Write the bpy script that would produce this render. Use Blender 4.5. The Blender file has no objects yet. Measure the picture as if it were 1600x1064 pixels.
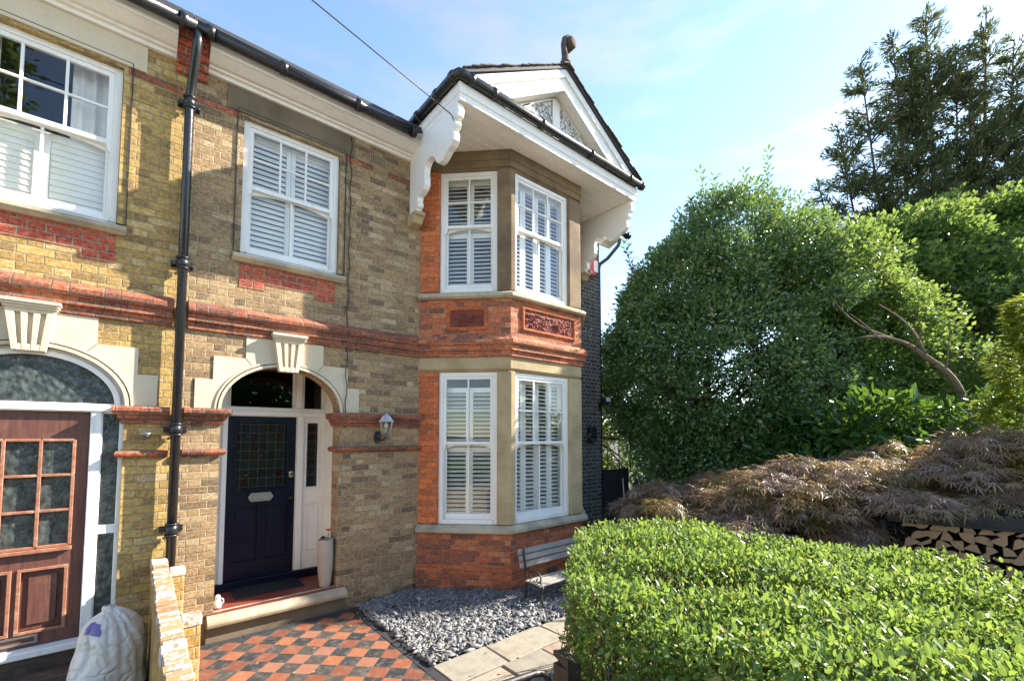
import bpy, bmesh, math, random
import numpy as np
from mathutils import Vector, Matrix, noise
from mathutils.geometry import tessellate_polygon
R = math.radians
random.seed(7)
rng = np.random.default_rng(11)
scene = bpy.context.scene
COL = scene.collection

# ------------------------------------------------------------------ camera, sky, sun, exposure
YAW, PITCH = R(40.174), R(3.221)
cam_d = bpy.data.cameras.new("camera")
cam = bpy.data.objects.new("camera", cam_d)
COL.objects.link(cam)
cam.location = (0.0, -5.6, 2.1056)
cam.rotation_euler = (math.pi / 2 + PITCH, 0, -YAW)
cam_d.sensor_width = 36.0
cam_d.lens = 691.17 / 1600 * 36.0
cam_d.shift_y = 108.44 / 1600
cam_d.clip_start = 0.05
cam_d.clip_end = 2000
scene.camera = cam

SUN_AZ, SUN_EL = R(20.5), R(33.0)          # azimuth measured from +x towards -y
sd = Vector((math.cos(SUN_AZ) * math.cos(SUN_EL), -math.sin(SUN_AZ) * math.cos(SUN_EL), math.sin(SUN_EL)))
world = bpy.data.worlds.new("World")
scene.world = world
world.use_nodes = True
wn, wl = world.node_tree.nodes, world.node_tree.links
wn.clear()
wo = wn.new("ShaderNodeOutputWorld")
bg = wn.new("ShaderNodeBackground")
sky = wn.new("ShaderNodeTexSky")
sky.sky_type = 'NISHITA'
sky.sun_disc = False
sky.sun_elevation = SUN_EL
sky.sun_rotation = math.atan2(sd.x, sd.y)
sky.air_density = 1.0
sky.dust_density = 0.15
sky.ozone_density = 1.6
bg.inputs["Strength"].default_value = 0.125
# faint wispy cloud low in the sky
geo = wn.new("ShaderNodeTexCoord")
mpw = wn.new("ShaderNodeMapping"); mpw.inputs["Scale"].default_value = (1.6, 1.6, 7.0)
nzw = wn.new("ShaderNodeTexNoise"); nzw.inputs["Scale"].default_value = 1.5; nzw.inputs["Detail"].default_value = 6.0; nzw.inputs["Roughness"].default_value = 0.6
rgw = wn.new("ShaderNodeMapRange"); rgw.interpolation_type = 'SMOOTHSTEP'
for i_, v_ in enumerate((0.0, 0.46, 0.72, 0.0, 0.5)):
    if i_: rgw.inputs[i_].default_value = v_
bww = wn.new("ShaderNodeRGBToBW"); mlw = wn.new("ShaderNodeMath"); mlw.operation = 'MULTIPLY'; mlw.inputs[1].default_value = 1.18
mxw = wn.new("ShaderNodeMix"); mxw.data_type = 'RGBA'
wl.new(geo.outputs["Generated"], mpw.inputs[0]); wl.new(mpw.outputs[0], nzw.inputs["Vector"]); wl.new(nzw.outputs["Fac"], rgw.inputs[0])
wl.new(sky.outputs[0], bww.inputs[0]); wl.new(bww.outputs[0], mlw.inputs[0])
wl.new(rgw.outputs[0], mxw.inputs[0]); wl.new(sky.outputs[0], mxw.inputs[6]); wl.new(mlw.outputs[0], mxw.inputs[7])
wl.new(mxw.outputs[2], bg.inputs[0])
wl.new(bg.outputs[0], wo.inputs[0])
sun_d = bpy.data.lights.new("sun", 'SUN')
sun_d.energy = 5.0
sun_d.angle = R(0.5)
sun_d.color = (1.0, 0.93, 0.82)
sun = bpy.data.objects.new("sun", sun_d)
COL.objects.link(sun)
sun.rotation_euler = sd.to_track_quat('Z', 'Y').to_euler()
scene.view_settings.view_transform = 'Standard'
scene.view_settings.look = 'None'
scene.view_settings.gamma = 1.0
scene.view_settings.exposure = 1.80
scene.cycles.max_bounces = 8
scene.cycles.transparent_max_bounces = 8

# ------------------------------------------------------------------ node helpers
class NT:
    def __init__(self, name):
        self.m = bpy.data.materials.new(name)
        self.m.use_nodes = True
        self.t = self.m.node_tree
        self.t.nodes.clear()
        self.out = self.t.nodes.new("ShaderNodeOutputMaterial")
        self.b = self.t.nodes.new("ShaderNodeBsdfPrincipled")
        self.t.links.new(self.b.outputs[0], self.out.inputs[0])
    def n(self, typ, **kw):
        nd = self.t.nodes.new(typ)
        for k, v in kw.items():
            setattr(nd, k, v)
        return nd
    def put(self, sock, v):
        if hasattr(v, "is_output") or isinstance(v, bpy.types.NodeSocket):
            self.t.links.new(v, sock)
        else:
            if isinstance(v, tuple) and len(v) == 3 and sock.type == 'RGBA':
                v = v + (1,)
            sock.default_value = v
    def math(self, op, a, b=0.0, c=0.0):
        nd = self.n("ShaderNodeMath", operation=op)
        self.put(nd.inputs[0], a); self.put(nd.inputs[1], b); self.put(nd.inputs[2], c)
        return nd.outputs[0]
    def smooth(self, v, a, b, lo=0.0, hi=1.0):
        nd = self.n("ShaderNodeMapRange", interpolation_type='SMOOTHSTEP')
        for i, x in enumerate((v, a, b, lo, hi)):
            self.put(nd.inputs[i], x)
        return nd.outputs[0]
    def mix(self, f, a, b, mode='MIX'):
        nd = self.n("ShaderNodeMix", data_type='RGBA', blend_type=mode)
        self.put(nd.inputs[0], f); self.put(nd.inputs[6], a); self.put(nd.inputs[7], b)
        return nd.outputs[2]
    def ramp(self, f, stops, interp='LINEAR'):
        nd = self.n("ShaderNodeValToRGB")
        cr = nd.color_ramp
        cr.interpolation = interp
        while len(cr.elements) < len(stops):
            cr.elements.new(0.5)
        for e, (p, c) in zip(cr.elements, stops):
            e.position = p
            e.color = tuple(c) + (1,) if len(c) == 3 else c
        self.put(nd.inputs[0], f)
        return nd.outputs[0]
    def noise(self, vec, scale, detail=4.0, rough=0.55):
        nd = self.n("ShaderNodeTexNoise")
        if vec is not None:
            self.t.links.new(vec, nd.inputs["Vector"])
        nd.inputs["Scale"].default_value = scale
        nd.inputs["Detail"].default_value = detail
        nd.inputs["Roughness"].default_value = rough
        return nd.outputs["Fac"]
    def obj(self):
        return self.n("ShaderNodeTexCoord").outputs["Object"]
    def uv(self):
        return self.n("ShaderNodeUVMap").outputs[0]
    def pos(self):
        return self.n("ShaderNodeNewGeometry").outputs["Position"]
    def island(self):
        return self.n("ShaderNodeNewGeometry").outputs["Random Per Island"]
    def sep(self, v):
        nd = self.n("ShaderNodeSeparateXYZ")
        self.put(nd.inputs[0], v)
        return nd.outputs
    def comb(self, x, y, z=0.0):
        nd = self.n("ShaderNodeCombineXYZ")
        self.put(nd.inputs[0], x); self.put(nd.inputs[1], y); self.put(nd.inputs[2], z)
        return nd.outputs[0]
    def bump(self, h, dist, strength=1.0):
        nd = self.n("ShaderNodeBump")
        nd.inputs["Strength"].default_value = strength
        nd.inputs["Distance"].default_value = dist
        self.put(nd.inputs["Height"], h)
        self.t.links.new(nd.outputs[0], self.b.inputs["Normal"])
    def set(self, color=None, rough=None, metal=None, spec=None, coat=None):
        if color is not None: self.put(self.b.inputs["Base Color"], color)
        if rough is not None: self.put(self.b.inputs["Roughness"], rough)
        if metal is not None: self.put(self.b.inputs["Metallic"], metal)
        if spec is not None: self.put(self.b.inputs["Specular IOR Level"], spec)
        if coat is not None: self.put(self.b.inputs["Coat Weight"], coat)
        return self.m

def mat_brick(name, stops, mortar, joint=0.008, soot=0.3, soot_col=(0.03, 0.028, 0.025), soot_scale=1.3, relief=0.009, course=0.075, header_only=False, specks=0.5):
    """Flemish bond brickwork: stretcher, header, stretcher along each course."""
    t = NT(name)
    uv = t.uv()
    wob = t.noise(uv, 9.0, 3.0)
    s = t.sep(uv)
    u = t.math('ADD', s[0], t.math('MULTIPLY', t.math('SUBTRACT', wob, 0.5), 0.012))
    wob2 = t.noise(t.math('ADD', s[0], 37.0), 6.0, 2.0)
    v = t.math('ADD', s[1], t.math('MULTIPLY', t.math('SUBTRACT', wob2, 0.5), 0.010))
    vr = t.math('DIVIDE', v, course)
    row = t.math('FLOOR', vr)
    fv = t.math('MULTIPLY', t.math('FRACT', vr), course)
    per = 0.1725 if header_only else 0.345
    odd = t.math('FLOORED_MODULO', row, 2.0)
    uu = t.math('ADD', u, t.math('ADD', t.math('MULTIPLY', odd, per / 2), 50 * per))
    ur = t.math('DIVIDE', uu, per)
    cell = t.math('FLOOR', ur)
    fu = t.math('MULTIPLY', t.math('FRACT', ur), per)
    split = 10.0 if header_only else 0.2325
    ish = t.math('GREATER_THAN', fu, split)
    d1 = t.math('MINIMUM', fu, t.math('SUBTRACT', per, fu))
    d2 = t.math('ABSOLUTE', t.math('SUBTRACT', fu, split))
    dv = t.math('MINIMUM', fv, t.math('SUBTRACT', course, fv))
    d = t.math('MINIMUM', t.math('MINIMUM', d1, d2), dv)
    fine = t.noise(uv, 60.0, 4.0, 0.7)
    d = t.math('ADD', d, t.math('MULTIPLY', t.math('SUBTRACT', fine, 0.5), 0.006))
    face = t.smooth(d, joint * 0.35, joint * 0.95)
    wn_ = t.n("ShaderNodeTexWhiteNoise", noise_dimensions='3D')
    t.put(wn_.inputs["Vector"], t.comb(cell, row, ish))
    rnd = wn_.outputs["Value"]
    bc = t.ramp(rnd, stops)
    # mottling inside each brick
    mott = t.noise(uv, 28.0, 5.0, 0.7)
    bc = t.mix(t.smooth(mott, 0.35, 0.7, 0.0, 0.75), bc, t.mix(1.0, bc, (0.55, 0.5, 0.45), 'MULTIPLY'))
    bc = t.mix(t.smooth(mott, 0.62, 0.2, 0.0, 0.3), bc, t.mix(0.5, bc, (0.75, 0.68, 0.55)))
    grain = t.noise(uv, 52.0, 4.0, 0.75)
    bc = t.mix(t.smooth(grain, 0.50, 0.66, 0.0, 0.45), bc, t.mix(1.0, bc, (0.45, 0.40, 0.34), 'MULTIPLY'))
    bc = t.mix(t.smooth(grain, 0.48, 0.34, 0.0, 0.40), bc, t.mix(0.5, bc, (0.80, 0.68, 0.48)))
    mc = t.mix(t.smooth(t.noise(uv, 14.0, 3.0), 0.3, 0.7), mortar, tuple(c * 0.6 for c in mortar))
    c = t.mix(face, mc, bc)
    big = t.noise(uv, soot_scale, 5.0, 0.6)
    c = t.mix(t.smooth(big, 0.42, 0.75, 0.0, soot), c, soot_col)
    if specks:
        sp = t.noise(uv, 34.0, 3.0, 0.6)
        c = t.mix(t.smooth(sp, 0.66, 0.71, 0.0, specks), c, (0.02, 0.018, 0.016))
    h = t.math('ADD', face, t.math('MULTIPLY', fine, 0.45))
    h = t.math('ADD', h, t.math('MULTIPLY', rnd, 0.35))
    t.bump(h, relief, 1.0)
    return t.set(c, t.smooth(mott, 0.2, 0.8, 0.8, 0.95), spec=0.25)

def mat_stone(name, base, dark, amount=0.4, scale=2.5, relief=0.003, rough=0.85):
    t = NT(name)
    o = t.obj()
    a = t.noise(o, scale, 6.0, 0.65)
    b = t.noise(o, scale * 14, 4.0, 0.7)
    c = t.mix(t.smooth(a, 0.38, 0.72, 0.0, amount), base, dark)
    c = t.mix(t.smooth(b, 0.55, 0.8, 0.0, 0.35), c, tuple(x * 0.55 for x in base))
    t.bump(t.math('ADD', a, t.math('MULTIPLY', b, 0.6)), relief)
    return t.set(c, rough, spec=0.3)

def mat_paint(name, base, rough=0.4, dirt=0.12, dirt_col=(0.35, 0.32, 0.27), relief=0.0006, coat=0.0, spec=0.5):
    t = NT(name)
    o = t.obj()
    a = t.noise(o, 3.0, 6.0, 0.65)
    b = t.noise(o, 40.0, 4.0, 0.6)
    c = t.mix(t.smooth(a, 0.45, 0.8, 0.0, dirt), base, dirt_col)
    mp = t.n("ShaderNodeMapping"); mp.inputs["Scale"].default_value = (16.0, 16.0, 1.1)
    t.put(mp.inputs[0], o)
    st = t.noise(mp.outputs[0], 1.0, 5.0, 0.65)
    c = t.mix(t.smooth(st, 0.52, 0.78, 0.0, dirt * 1.3), c, dirt_col)
    t.bump(t.math('ADD', b, a), relief)
    return t.set(c, t.smooth(a, 0.3, 0.7, rough * 0.85, min(1, rough * 1.2)), coat=coat, spec=spec)

def mat_glass(name, tint=(0.96, 0.97, 0.96), base=0.0, wave=0.0, wave_scale=8.0):
    t = NT(name)
    tr = t.n("ShaderNodeBsdfTransparent")
    tr.inputs[0].default_value = tint + (1,)
    gl = t.n("ShaderNodeBsdfGlossy")
    gl.inputs["Roughness"].default_value = 0.01
    gl.inputs["Color"].default_value = (0.95, 0.97, 1, 1)
    fr = t.n("ShaderNodeLayerWeight")
    fr.inputs["Blend"].default_value = 0.5
    f = t.math('ADD', t.math('MULTIPLY', t.math('POWER', fr.outputs["Facing"], 4.0), 0.9), 0.035 + base)
    mx = t.n("ShaderNodeMixShader")
    t.put(mx.inputs[0], f)
    t.t.links.new(tr.outputs[0], mx.inputs[1])
    t.t.links.new(gl.outputs[0], mx.inputs[2])
    bp = t.n("ShaderNodeBump")
    bp.inputs["Distance"].default_value = 0.002 if not wave else wave
    bp.inputs["Strength"].default_value = 0.35 if not wave else 1.0
    t.put(bp.inputs["Height"], t.noise(t.obj(), 2.2 if not wave else wave_scale, 2.0))
    t.t.links.new(bp.outputs[0], gl.inputs["Normal"])
    t.t.links.new(bp.outputs[0], fr.inputs["Normal"])
    t.t.nodes.remove(t.b)
    t.t.links.new(mx.outputs[0], t.out.inputs[0])
    return t.m

def mat_leaf(name, stops, trans=0.4, trans_col=(0.35, 0.5, 0.05), rough=0.38, spec=0.5, scale=1.2, big=0.25):
    t = NT(name)
    isl = t.island()
    c = t.ramp(isl, stops)
    a = t.noise(t.pos(), scale, 3.0)
    c = t.mix(t.smooth(a, 0.35, 0.7, 0.0, big), c, t.mix(1.0, c, (0.6, 0.62, 0.5), 'MULTIPLY'))
    t.set(c, t.smooth(isl, 0.0, 1.0, rough * 0.75, rough * 1.35), spec=spec)
    tl = t.n("ShaderNodeBsdfTranslucent")
    t.put(tl.inputs[0], t.mix(0.65, c, trans_col))
    mx = t.n("ShaderNodeMixShader")
    mx.inputs[0].default_value = trans
    t.t.links.new(t.b.outputs[0], mx.inputs[1])
    t.t.links.new(tl.outputs[0], mx.inputs[2])
    t.t.links.new(mx.outputs[0], t.out.inputs[0])
    return t.m

def mat_plain(name, c, rough=0.6, metal=0.0, var=0.25, scale=12.0, relief=0.001, spec=0.4):
    t = NT(name)
    o = t.obj()
    a = t.noise(o, scale, 5.0, 0.65)
    t.bump(a, relief)
    return t.set(t.mix(t.smooth(a, 0.35, 0.7, 0.0, var), c, tuple(x * 0.45 for x in c)), rough, metal, spec)

def mat_island(name, stops, rough=0.7, relief=0.003, scale=25.0, dirt=0.3, spec=0.4):
    t = NT(name)
    c = t.ramp(t.island(), stops)
    a = t.noise(t.pos(), scale, 5.0, 0.65)
    c = t.mix(t.smooth(a, 0.4, 0.75, 0.0, dirt), c, t.mix(1.0, c, (0.4, 0.38, 0.34), 'MULTIPLY'))
    t.bump(a, relief)
    return t.set(c, rough, spec=spec)

def mat_wood(name, c1, c2, rough=0.5, axis_scale=(3, 3, 30), relief=0.002, wear=0.0, wear_col=(0.6, 0.5, 0.4)):
    t = NT(name)
    mp = t.n("ShaderNodeMapping")
    mp.inputs["Scale"].default_value = axis_scale
    t.put(mp.inputs[0], t.obj())
    a = t.noise(mp.outputs[0], 2.0, 6.0, 0.6)
    c = t.mix(t.smooth(a, 0.3, 0.7), c1, c2)
    if wear:
        c = t.mix(t.smooth(t.noise(t.obj(), 9.0, 6.0, 0.7), 0.52, 0.7, 0.0, wear), c, wear_col)
    t.bump(a, relief)
    return t.set(c, rough)

M = {}
M['brick_yellow'] = mat_brick("brick_yellow", [(0.0, (0.251, 0.151, 0.052)), (0.2, (0.388, 0.238, 0.067)), (0.55, (0.490, 0.308, 0.081)), (0.85, (0.570, 0.373, 0.114)), (1.0, (0.524, 0.378, 0.190))], (0.46, 0.37, 0.21), soot=0.12, soot_col=(0.14, 0.10, 0.05))
M['brick_stock'] = mat_brick("brick_stock", [(0.0, (0.156, 0.097, 0.051)), (0.15, (0.263, 0.164, 0.078)), (0.5, (0.376, 0.238, 0.108)), (0.85, (0.426, 0.288, 0.146)), (0.97, (0.469, 0.346, 0.185)), (1.0, (0.596, 0.461, 0.276))], (0.50, 0.40, 0.26), soot=0.26, soot_col=(0.12, 0.095, 0.065))
M['brick_dark'] = mat_brick("brick_dark", [(0.0, (0.028, 0.027, 0.028)), (0.5, (0.055, 0.048, 0.044)), (0.85, (0.085, 0.07, 0.055)), (1.0, (0.12, 0.09, 0.06))], (0.33, 0.31, 0.28), joint=0.011, soot=0.3, specks=0.0)
M['brick_red'] = mat_brick("brick_red", [(0.0, (0.193, 0.065, 0.040)), (0.25, (0.350, 0.090, 0.042)), (0.55, (0.542, 0.128, 0.044)), (0.85, (0.700, 0.181, 0.055)), (1.0, (0.630, 0.246, 0.110))], (0.42, 0.31, 0.21), joint=0.0075, soot=0.15, soot_col=(0.10, 0.05, 0.04), specks=0.25)
M['brick_rubbed'] = mat_brick("brick_rubbed", [(0.0, (0.403, 0.090, 0.025)), (0.4, (0.630, 0.132, 0.028)), (0.8, (0.750, 0.180, 0.036)), (1.0, (0.560, 0.120, 0.032))], (0.45, 0.29, 0.18), joint=0.0055, soot=0.12, soot_col=(0.16, 0.05, 0.03), header_only=True, specks=0.1)
M['brick_apron'] = mat_brick("brick_apron", [(0.0, (0.330, 0.044, 0.026)), (0.5, (0.510, 0.075, 0.034)), (1.0, (0.630, 0.112, 0.042))], (0.40, 0.31, 0.2), joint=0.010, soot=0.2, soot_col=(0.10, 0.04, 0.03), specks=0.2)
M['terracotta'] = mat_brick("terracotta_course", [(0.0, (0.165, 0.052, 0.031)), (0.5, (0.330, 0.083, 0.037)), (0.85, (0.450, 0.117, 0.046)), (1.0, (0.540, 0.156, 0.066))], (0.26, 0.20, 0.15), joint=0.008, soot=0.62, soot_col=(0.055, 0.04, 0.035), soot_scale=2.2, specks=0.3)
M['panel_red'] = mat_stone("carved_terracotta", (0.22, 0.06, 0.04), (0.08, 0.03, 0.026), 0.8, 6.0, 0.002)
M['stone_cream'] = mat_stone("stone_cream", (0.60, 0.51, 0.37), (0.42, 0.34, 0.22), 0.35)
M['stone_bath'] = mat_stone("stone_bath", (0.46, 0.355, 0.20), (0.24, 0.17, 0.09), 0.7, 1.7)
M['stone_brown'] = mat_stone("stone_brown", (0.225, 0.155, 0.085), (0.075, 0.055, 0.035), 0.8, 1.6)
M['stone_lintel'] = mat_stone("stone_lintel", (0.19, 0.145, 0.095), (0.085, 0.065, 0.045), 0.7, 1.5)
M['stone_sill'] = mat_stone("stone_sill", (0.50, 0.42, 0.29), (0.16, 0.14, 0.11), 0.7, 3.0)
M['stone_step'] = mat_stone("stone_step", (0.44, 0.36, 0.25), (0.20, 0.16, 0.11), 0.6, 3.0, 0.006)
M['white'] = mat_paint("white_paint", (0.80, 0.775, 0.72), 0.42, 0.24, (0.50, 0.46, 0.38))
M['white_old'] = mat_paint("white_old_paint", (0.80, 0.79, 0.75), 0.5, 0.3, (0.42, 0.37, 0.29), 0.002)
M['soffit'] = mat_paint("soffit_paint", (0.82, 0.765, 0.67), 0.55, 0.26, (0.46, 0.41, 0.33))
M['black'] = mat_paint("black_gutter_paint", (0.016, 0.016, 0.018), 0.28, 0.25, (0.05, 0.045, 0.04), 0.002)
M['iron'] = mat_paint("black_iron", (0.02, 0.018, 0.017), 0.45, 0.4, (0.09, 0.05, 0.03), 0.002)
M['navy'] = mat_paint("navy_gloss", (0.004, 0.006, 0.018), 0.3, 0.1, (0.012, 0.015, 0.035), 0.0004, 0.0, 0.3)
M['chrome'] = mat_plain("brushed_steel", (0.42, 0.42, 0.40), 0.38, 0.9, 0.3)
M['glass'] = mat_glass("window_glass")
M['glass_dark'] = mat_glass("fanlight_glass", (0.3, 0.31, 0.33), 0.0)
t = NT("obscure_glass")
mpg = t.n("ShaderNodeMapping"); mpg.inputs["Scale"].default_value = (1.0, 1.0, 0.7)
t.put(mpg.inputs[0], t.obj())
vg = t.n("ShaderNodeTexVoronoi", feature='SMOOTH_F1'); vg.inputs["Scale"].default_value = 26.0
t.put(vg.inputs["Vector"], mpg.outputs[0])
ng = t.noise(t.obj(), 14.0, 4.0, 0.6)
t.bump(t.math('ADD', vg.outputs["Distance"], t.math('MULTIPLY', ng, 0.6)), 0.012)
M['glass_rough'] = t.set(t.mix(t.smooth(ng, 0.35, 0.7), (0.035, 0.042, 0.04), (0.085, 0.10, 0.095)), 0.16, spec=0.6)
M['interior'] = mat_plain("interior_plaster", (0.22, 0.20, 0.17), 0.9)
M['shutter'] = mat_paint("shutter_white", (0.83, 0.80, 0.745), 0.45, 0.05)
M['curtain'] = mat_plain("curtain_cloth", (0.80, 0.77, 0.72), 0.9, 0, 0.2)
M['old_door'] = mat_wood("worn_mahogany", (0.15, 0.06, 0.042), (0.09, 0.034, 0.025), 0.5, (20, 20, 2.0), 0.0015, 0.2, (0.30, 0.15, 0.09))
M['old_bar'] = mat_wood("worn_glazing_bar", (0.36, 0.16, 0.09), (0.24, 0.09, 0.05), 0.6, (12, 12, 12), 0.002, 0.5, (0.55, 0.40, 0.28))
M['dark_wood'] = mat_wood("dark_step_wood", (0.10, 0.06, 0.04), (0.04, 0.028, 0.02), 0.7, (3, 20, 20), 0.004, 0.4, (0.20, 0.16, 0.12))
M['slate'] = mat_plain("roof_slate", (0.06, 0.055, 0.055), 0.7, 0, 0.4, 10, 0.004)
M['terra_dark'] = mat_plain("finial_terracotta", (0.09, 0.065, 0.05), 0.85, 0, 0.5, 14, 0.004)
M['mat'] = mat_plain("coir_mat", (0.02, 0.021, 0.024), 0.95, 0, 0.5, 80, 0.004)
M['quarry'] = mat_plain("quarry_tile", (0.19, 0.042, 0.030), 0.45, 0, 0.3, 5, 0.0006)
M['lead'] = mat_plain("lead_cable", (0.03, 0.03, 0.03), 0.6)

def make_stained(name):
    t = NT(name)
    s = t.sep(t.uv())
    cw = 0.0975
    cu = t.math('DIVIDE', s[0], cw); cv = t.math('DIVIDE', s[1], 0.112)
    wnn = t.n("ShaderNodeTexWhiteNoise", noise_dimensions='3D')
    t.put(wnn.inputs["Vector"], t.comb(t.math('FLOOR', cu), t.math('FLOOR', cv), 3.0))
    c = t.ramp(wnn.outputs["Value"], [(0, (0.006, 0.010, 0.012)), (0.3, (0.013, 0.020, 0.008)), (0.5, (0.006, 0.016, 0.026)), (0.7, (0.016, 0.014, 0.006)), (0.9, (0.018, 0.004, 0.004)), (1, (0.006, 0.010, 0.010))])
    c = t.mix(t.smooth(t.noise(t.uv(), 25.0, 3.0), 0.35, 0.75, 0.0, 0.6), c, (0.005, 0.006, 0.008))
    fu = t.math('FRACT', cu); fv = t.math('FRACT', cv)
    e = t.math('MINIMUM', t.math('MINIMUM', fu, t.math('SUBTRACT', 1.0, fu)), t.math('MINIMUM', fv, t.math('SUBTRACT', 1.0, fv)))
    came = t.smooth(e, 0.03, 0.055, 1.0, 0.0)
    c = t.mix(came, c, (0.05, 0.055, 0.065))
    wv = t.noise(t.uv(), 35.0, 3.0)
    t.bump(t.math('ADD', wv, t.math('MULTIPLY', came, 1.5)), 0.004)
    return t.set(c, 0.14, spec=0.3)
M['stained'] = make_stained("stained_glass")

def make_tiles():
    t = NT("diagonal_quarry_tiles")
    p = t.sep(t.pos())
    side = 0.1665
    x = t.math('SUBTRACT', p[0], 1.945); y = t.math('ADD', p[1], 0.315)
    a = t.math('DIVIDE', t.math('MULTIPLY', t.math('ADD', x, y), 0.70711), side)
    b = t.math('DIVIDE', t.math('MULTIPLY', t.math('SUBTRACT', x, y), 0.70711), side)
    a = t.math('ADD', a, 100.5); b = t.math('ADD', b, 100.5)
    ia = t.math('FLOOR', a); ib = t.math('FLOOR', b)
    par = t.math('FLOORED_MODULO', t.math('ADD', ia, ib), 2.0)
    wnn = t.n("ShaderNodeTexWhiteNoise", noise_dimensions='3D')
    t.put(wnn.inputs["Vector"], t.comb(ia, ib, 1.0))
    r = wnn.outputs["Value"]
    red = t.ramp(r, [(0, (0.15, 0.055, 0.036)), (0.4, (0.225, 0.078, 0.042)), (0.75, (0.285, 0.105, 0.05)), (1.0, (0.25, 0.12, 0.085))])
    blk = t.ramp(r, [(0, (0.030, 0.032, 0.036)), (0.7, (0.040, 0.042, 0.046)), (1.0, (0.065, 0.058, 0.05))])
    c = t.mix(par, red, blk)
    n1 = t.noise(t.pos(), 14.0, 5.0, 0.65)
    c = t.mix(t.smooth(n1, 0.46, 0.75, 0.0, 0.45), c, (0.24, 0.18, 0.14))
    fa = t.math('FRACT', a); fb = t.math('FRACT', b)
    e = t.math('MINIMUM', t.math('MINIMUM', fa, t.math('SUBTRACT', 1.0, fa)), t.math('MINIMUM', fb, t.math('SUBTRACT', 1.0, fb)))
    e = t.math('ADD', e, t.math('MULTIPLY', t.math('SUBTRACT', t.noise(t.pos(), 60.0, 2.0), 0.5), 0.012))
    g = t.smooth(e, 0.008, 0.019)
    c = t.mix(g, (0.13, 0.10, 0.08), c)
    t.bump(t.math('ADD', g, t.math('ADD', t.math('MULTIPLY', n1, 0.5), t.math('MULTIPLY', r, 0.6))), 0.003)
    return t.set(c, t.smooth(n1, 0.3, 0.7, 0.4, 0.65), spec=0.4)
M['tiles'] = make_tiles()

# ------------------------------------------------------------------ mesh helpers
class Frame:
    """s along a face, n outwards from it, z up"""
    def __init__(self, o, d):
        self.o = Vector((o[0], o[1])); self.d = Vector(d).normalized()
        self.nv = Vector((self.d.y, -self.d.x))
    def __call__(self, s, n, z):
        p = self.o + self.d * s + self.nv * n
        return Vector((p.x, p.y, z))
FAC = Frame((0, 0), (1, 0))
W_ = Frame((0, 0), (1, 0))

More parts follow.
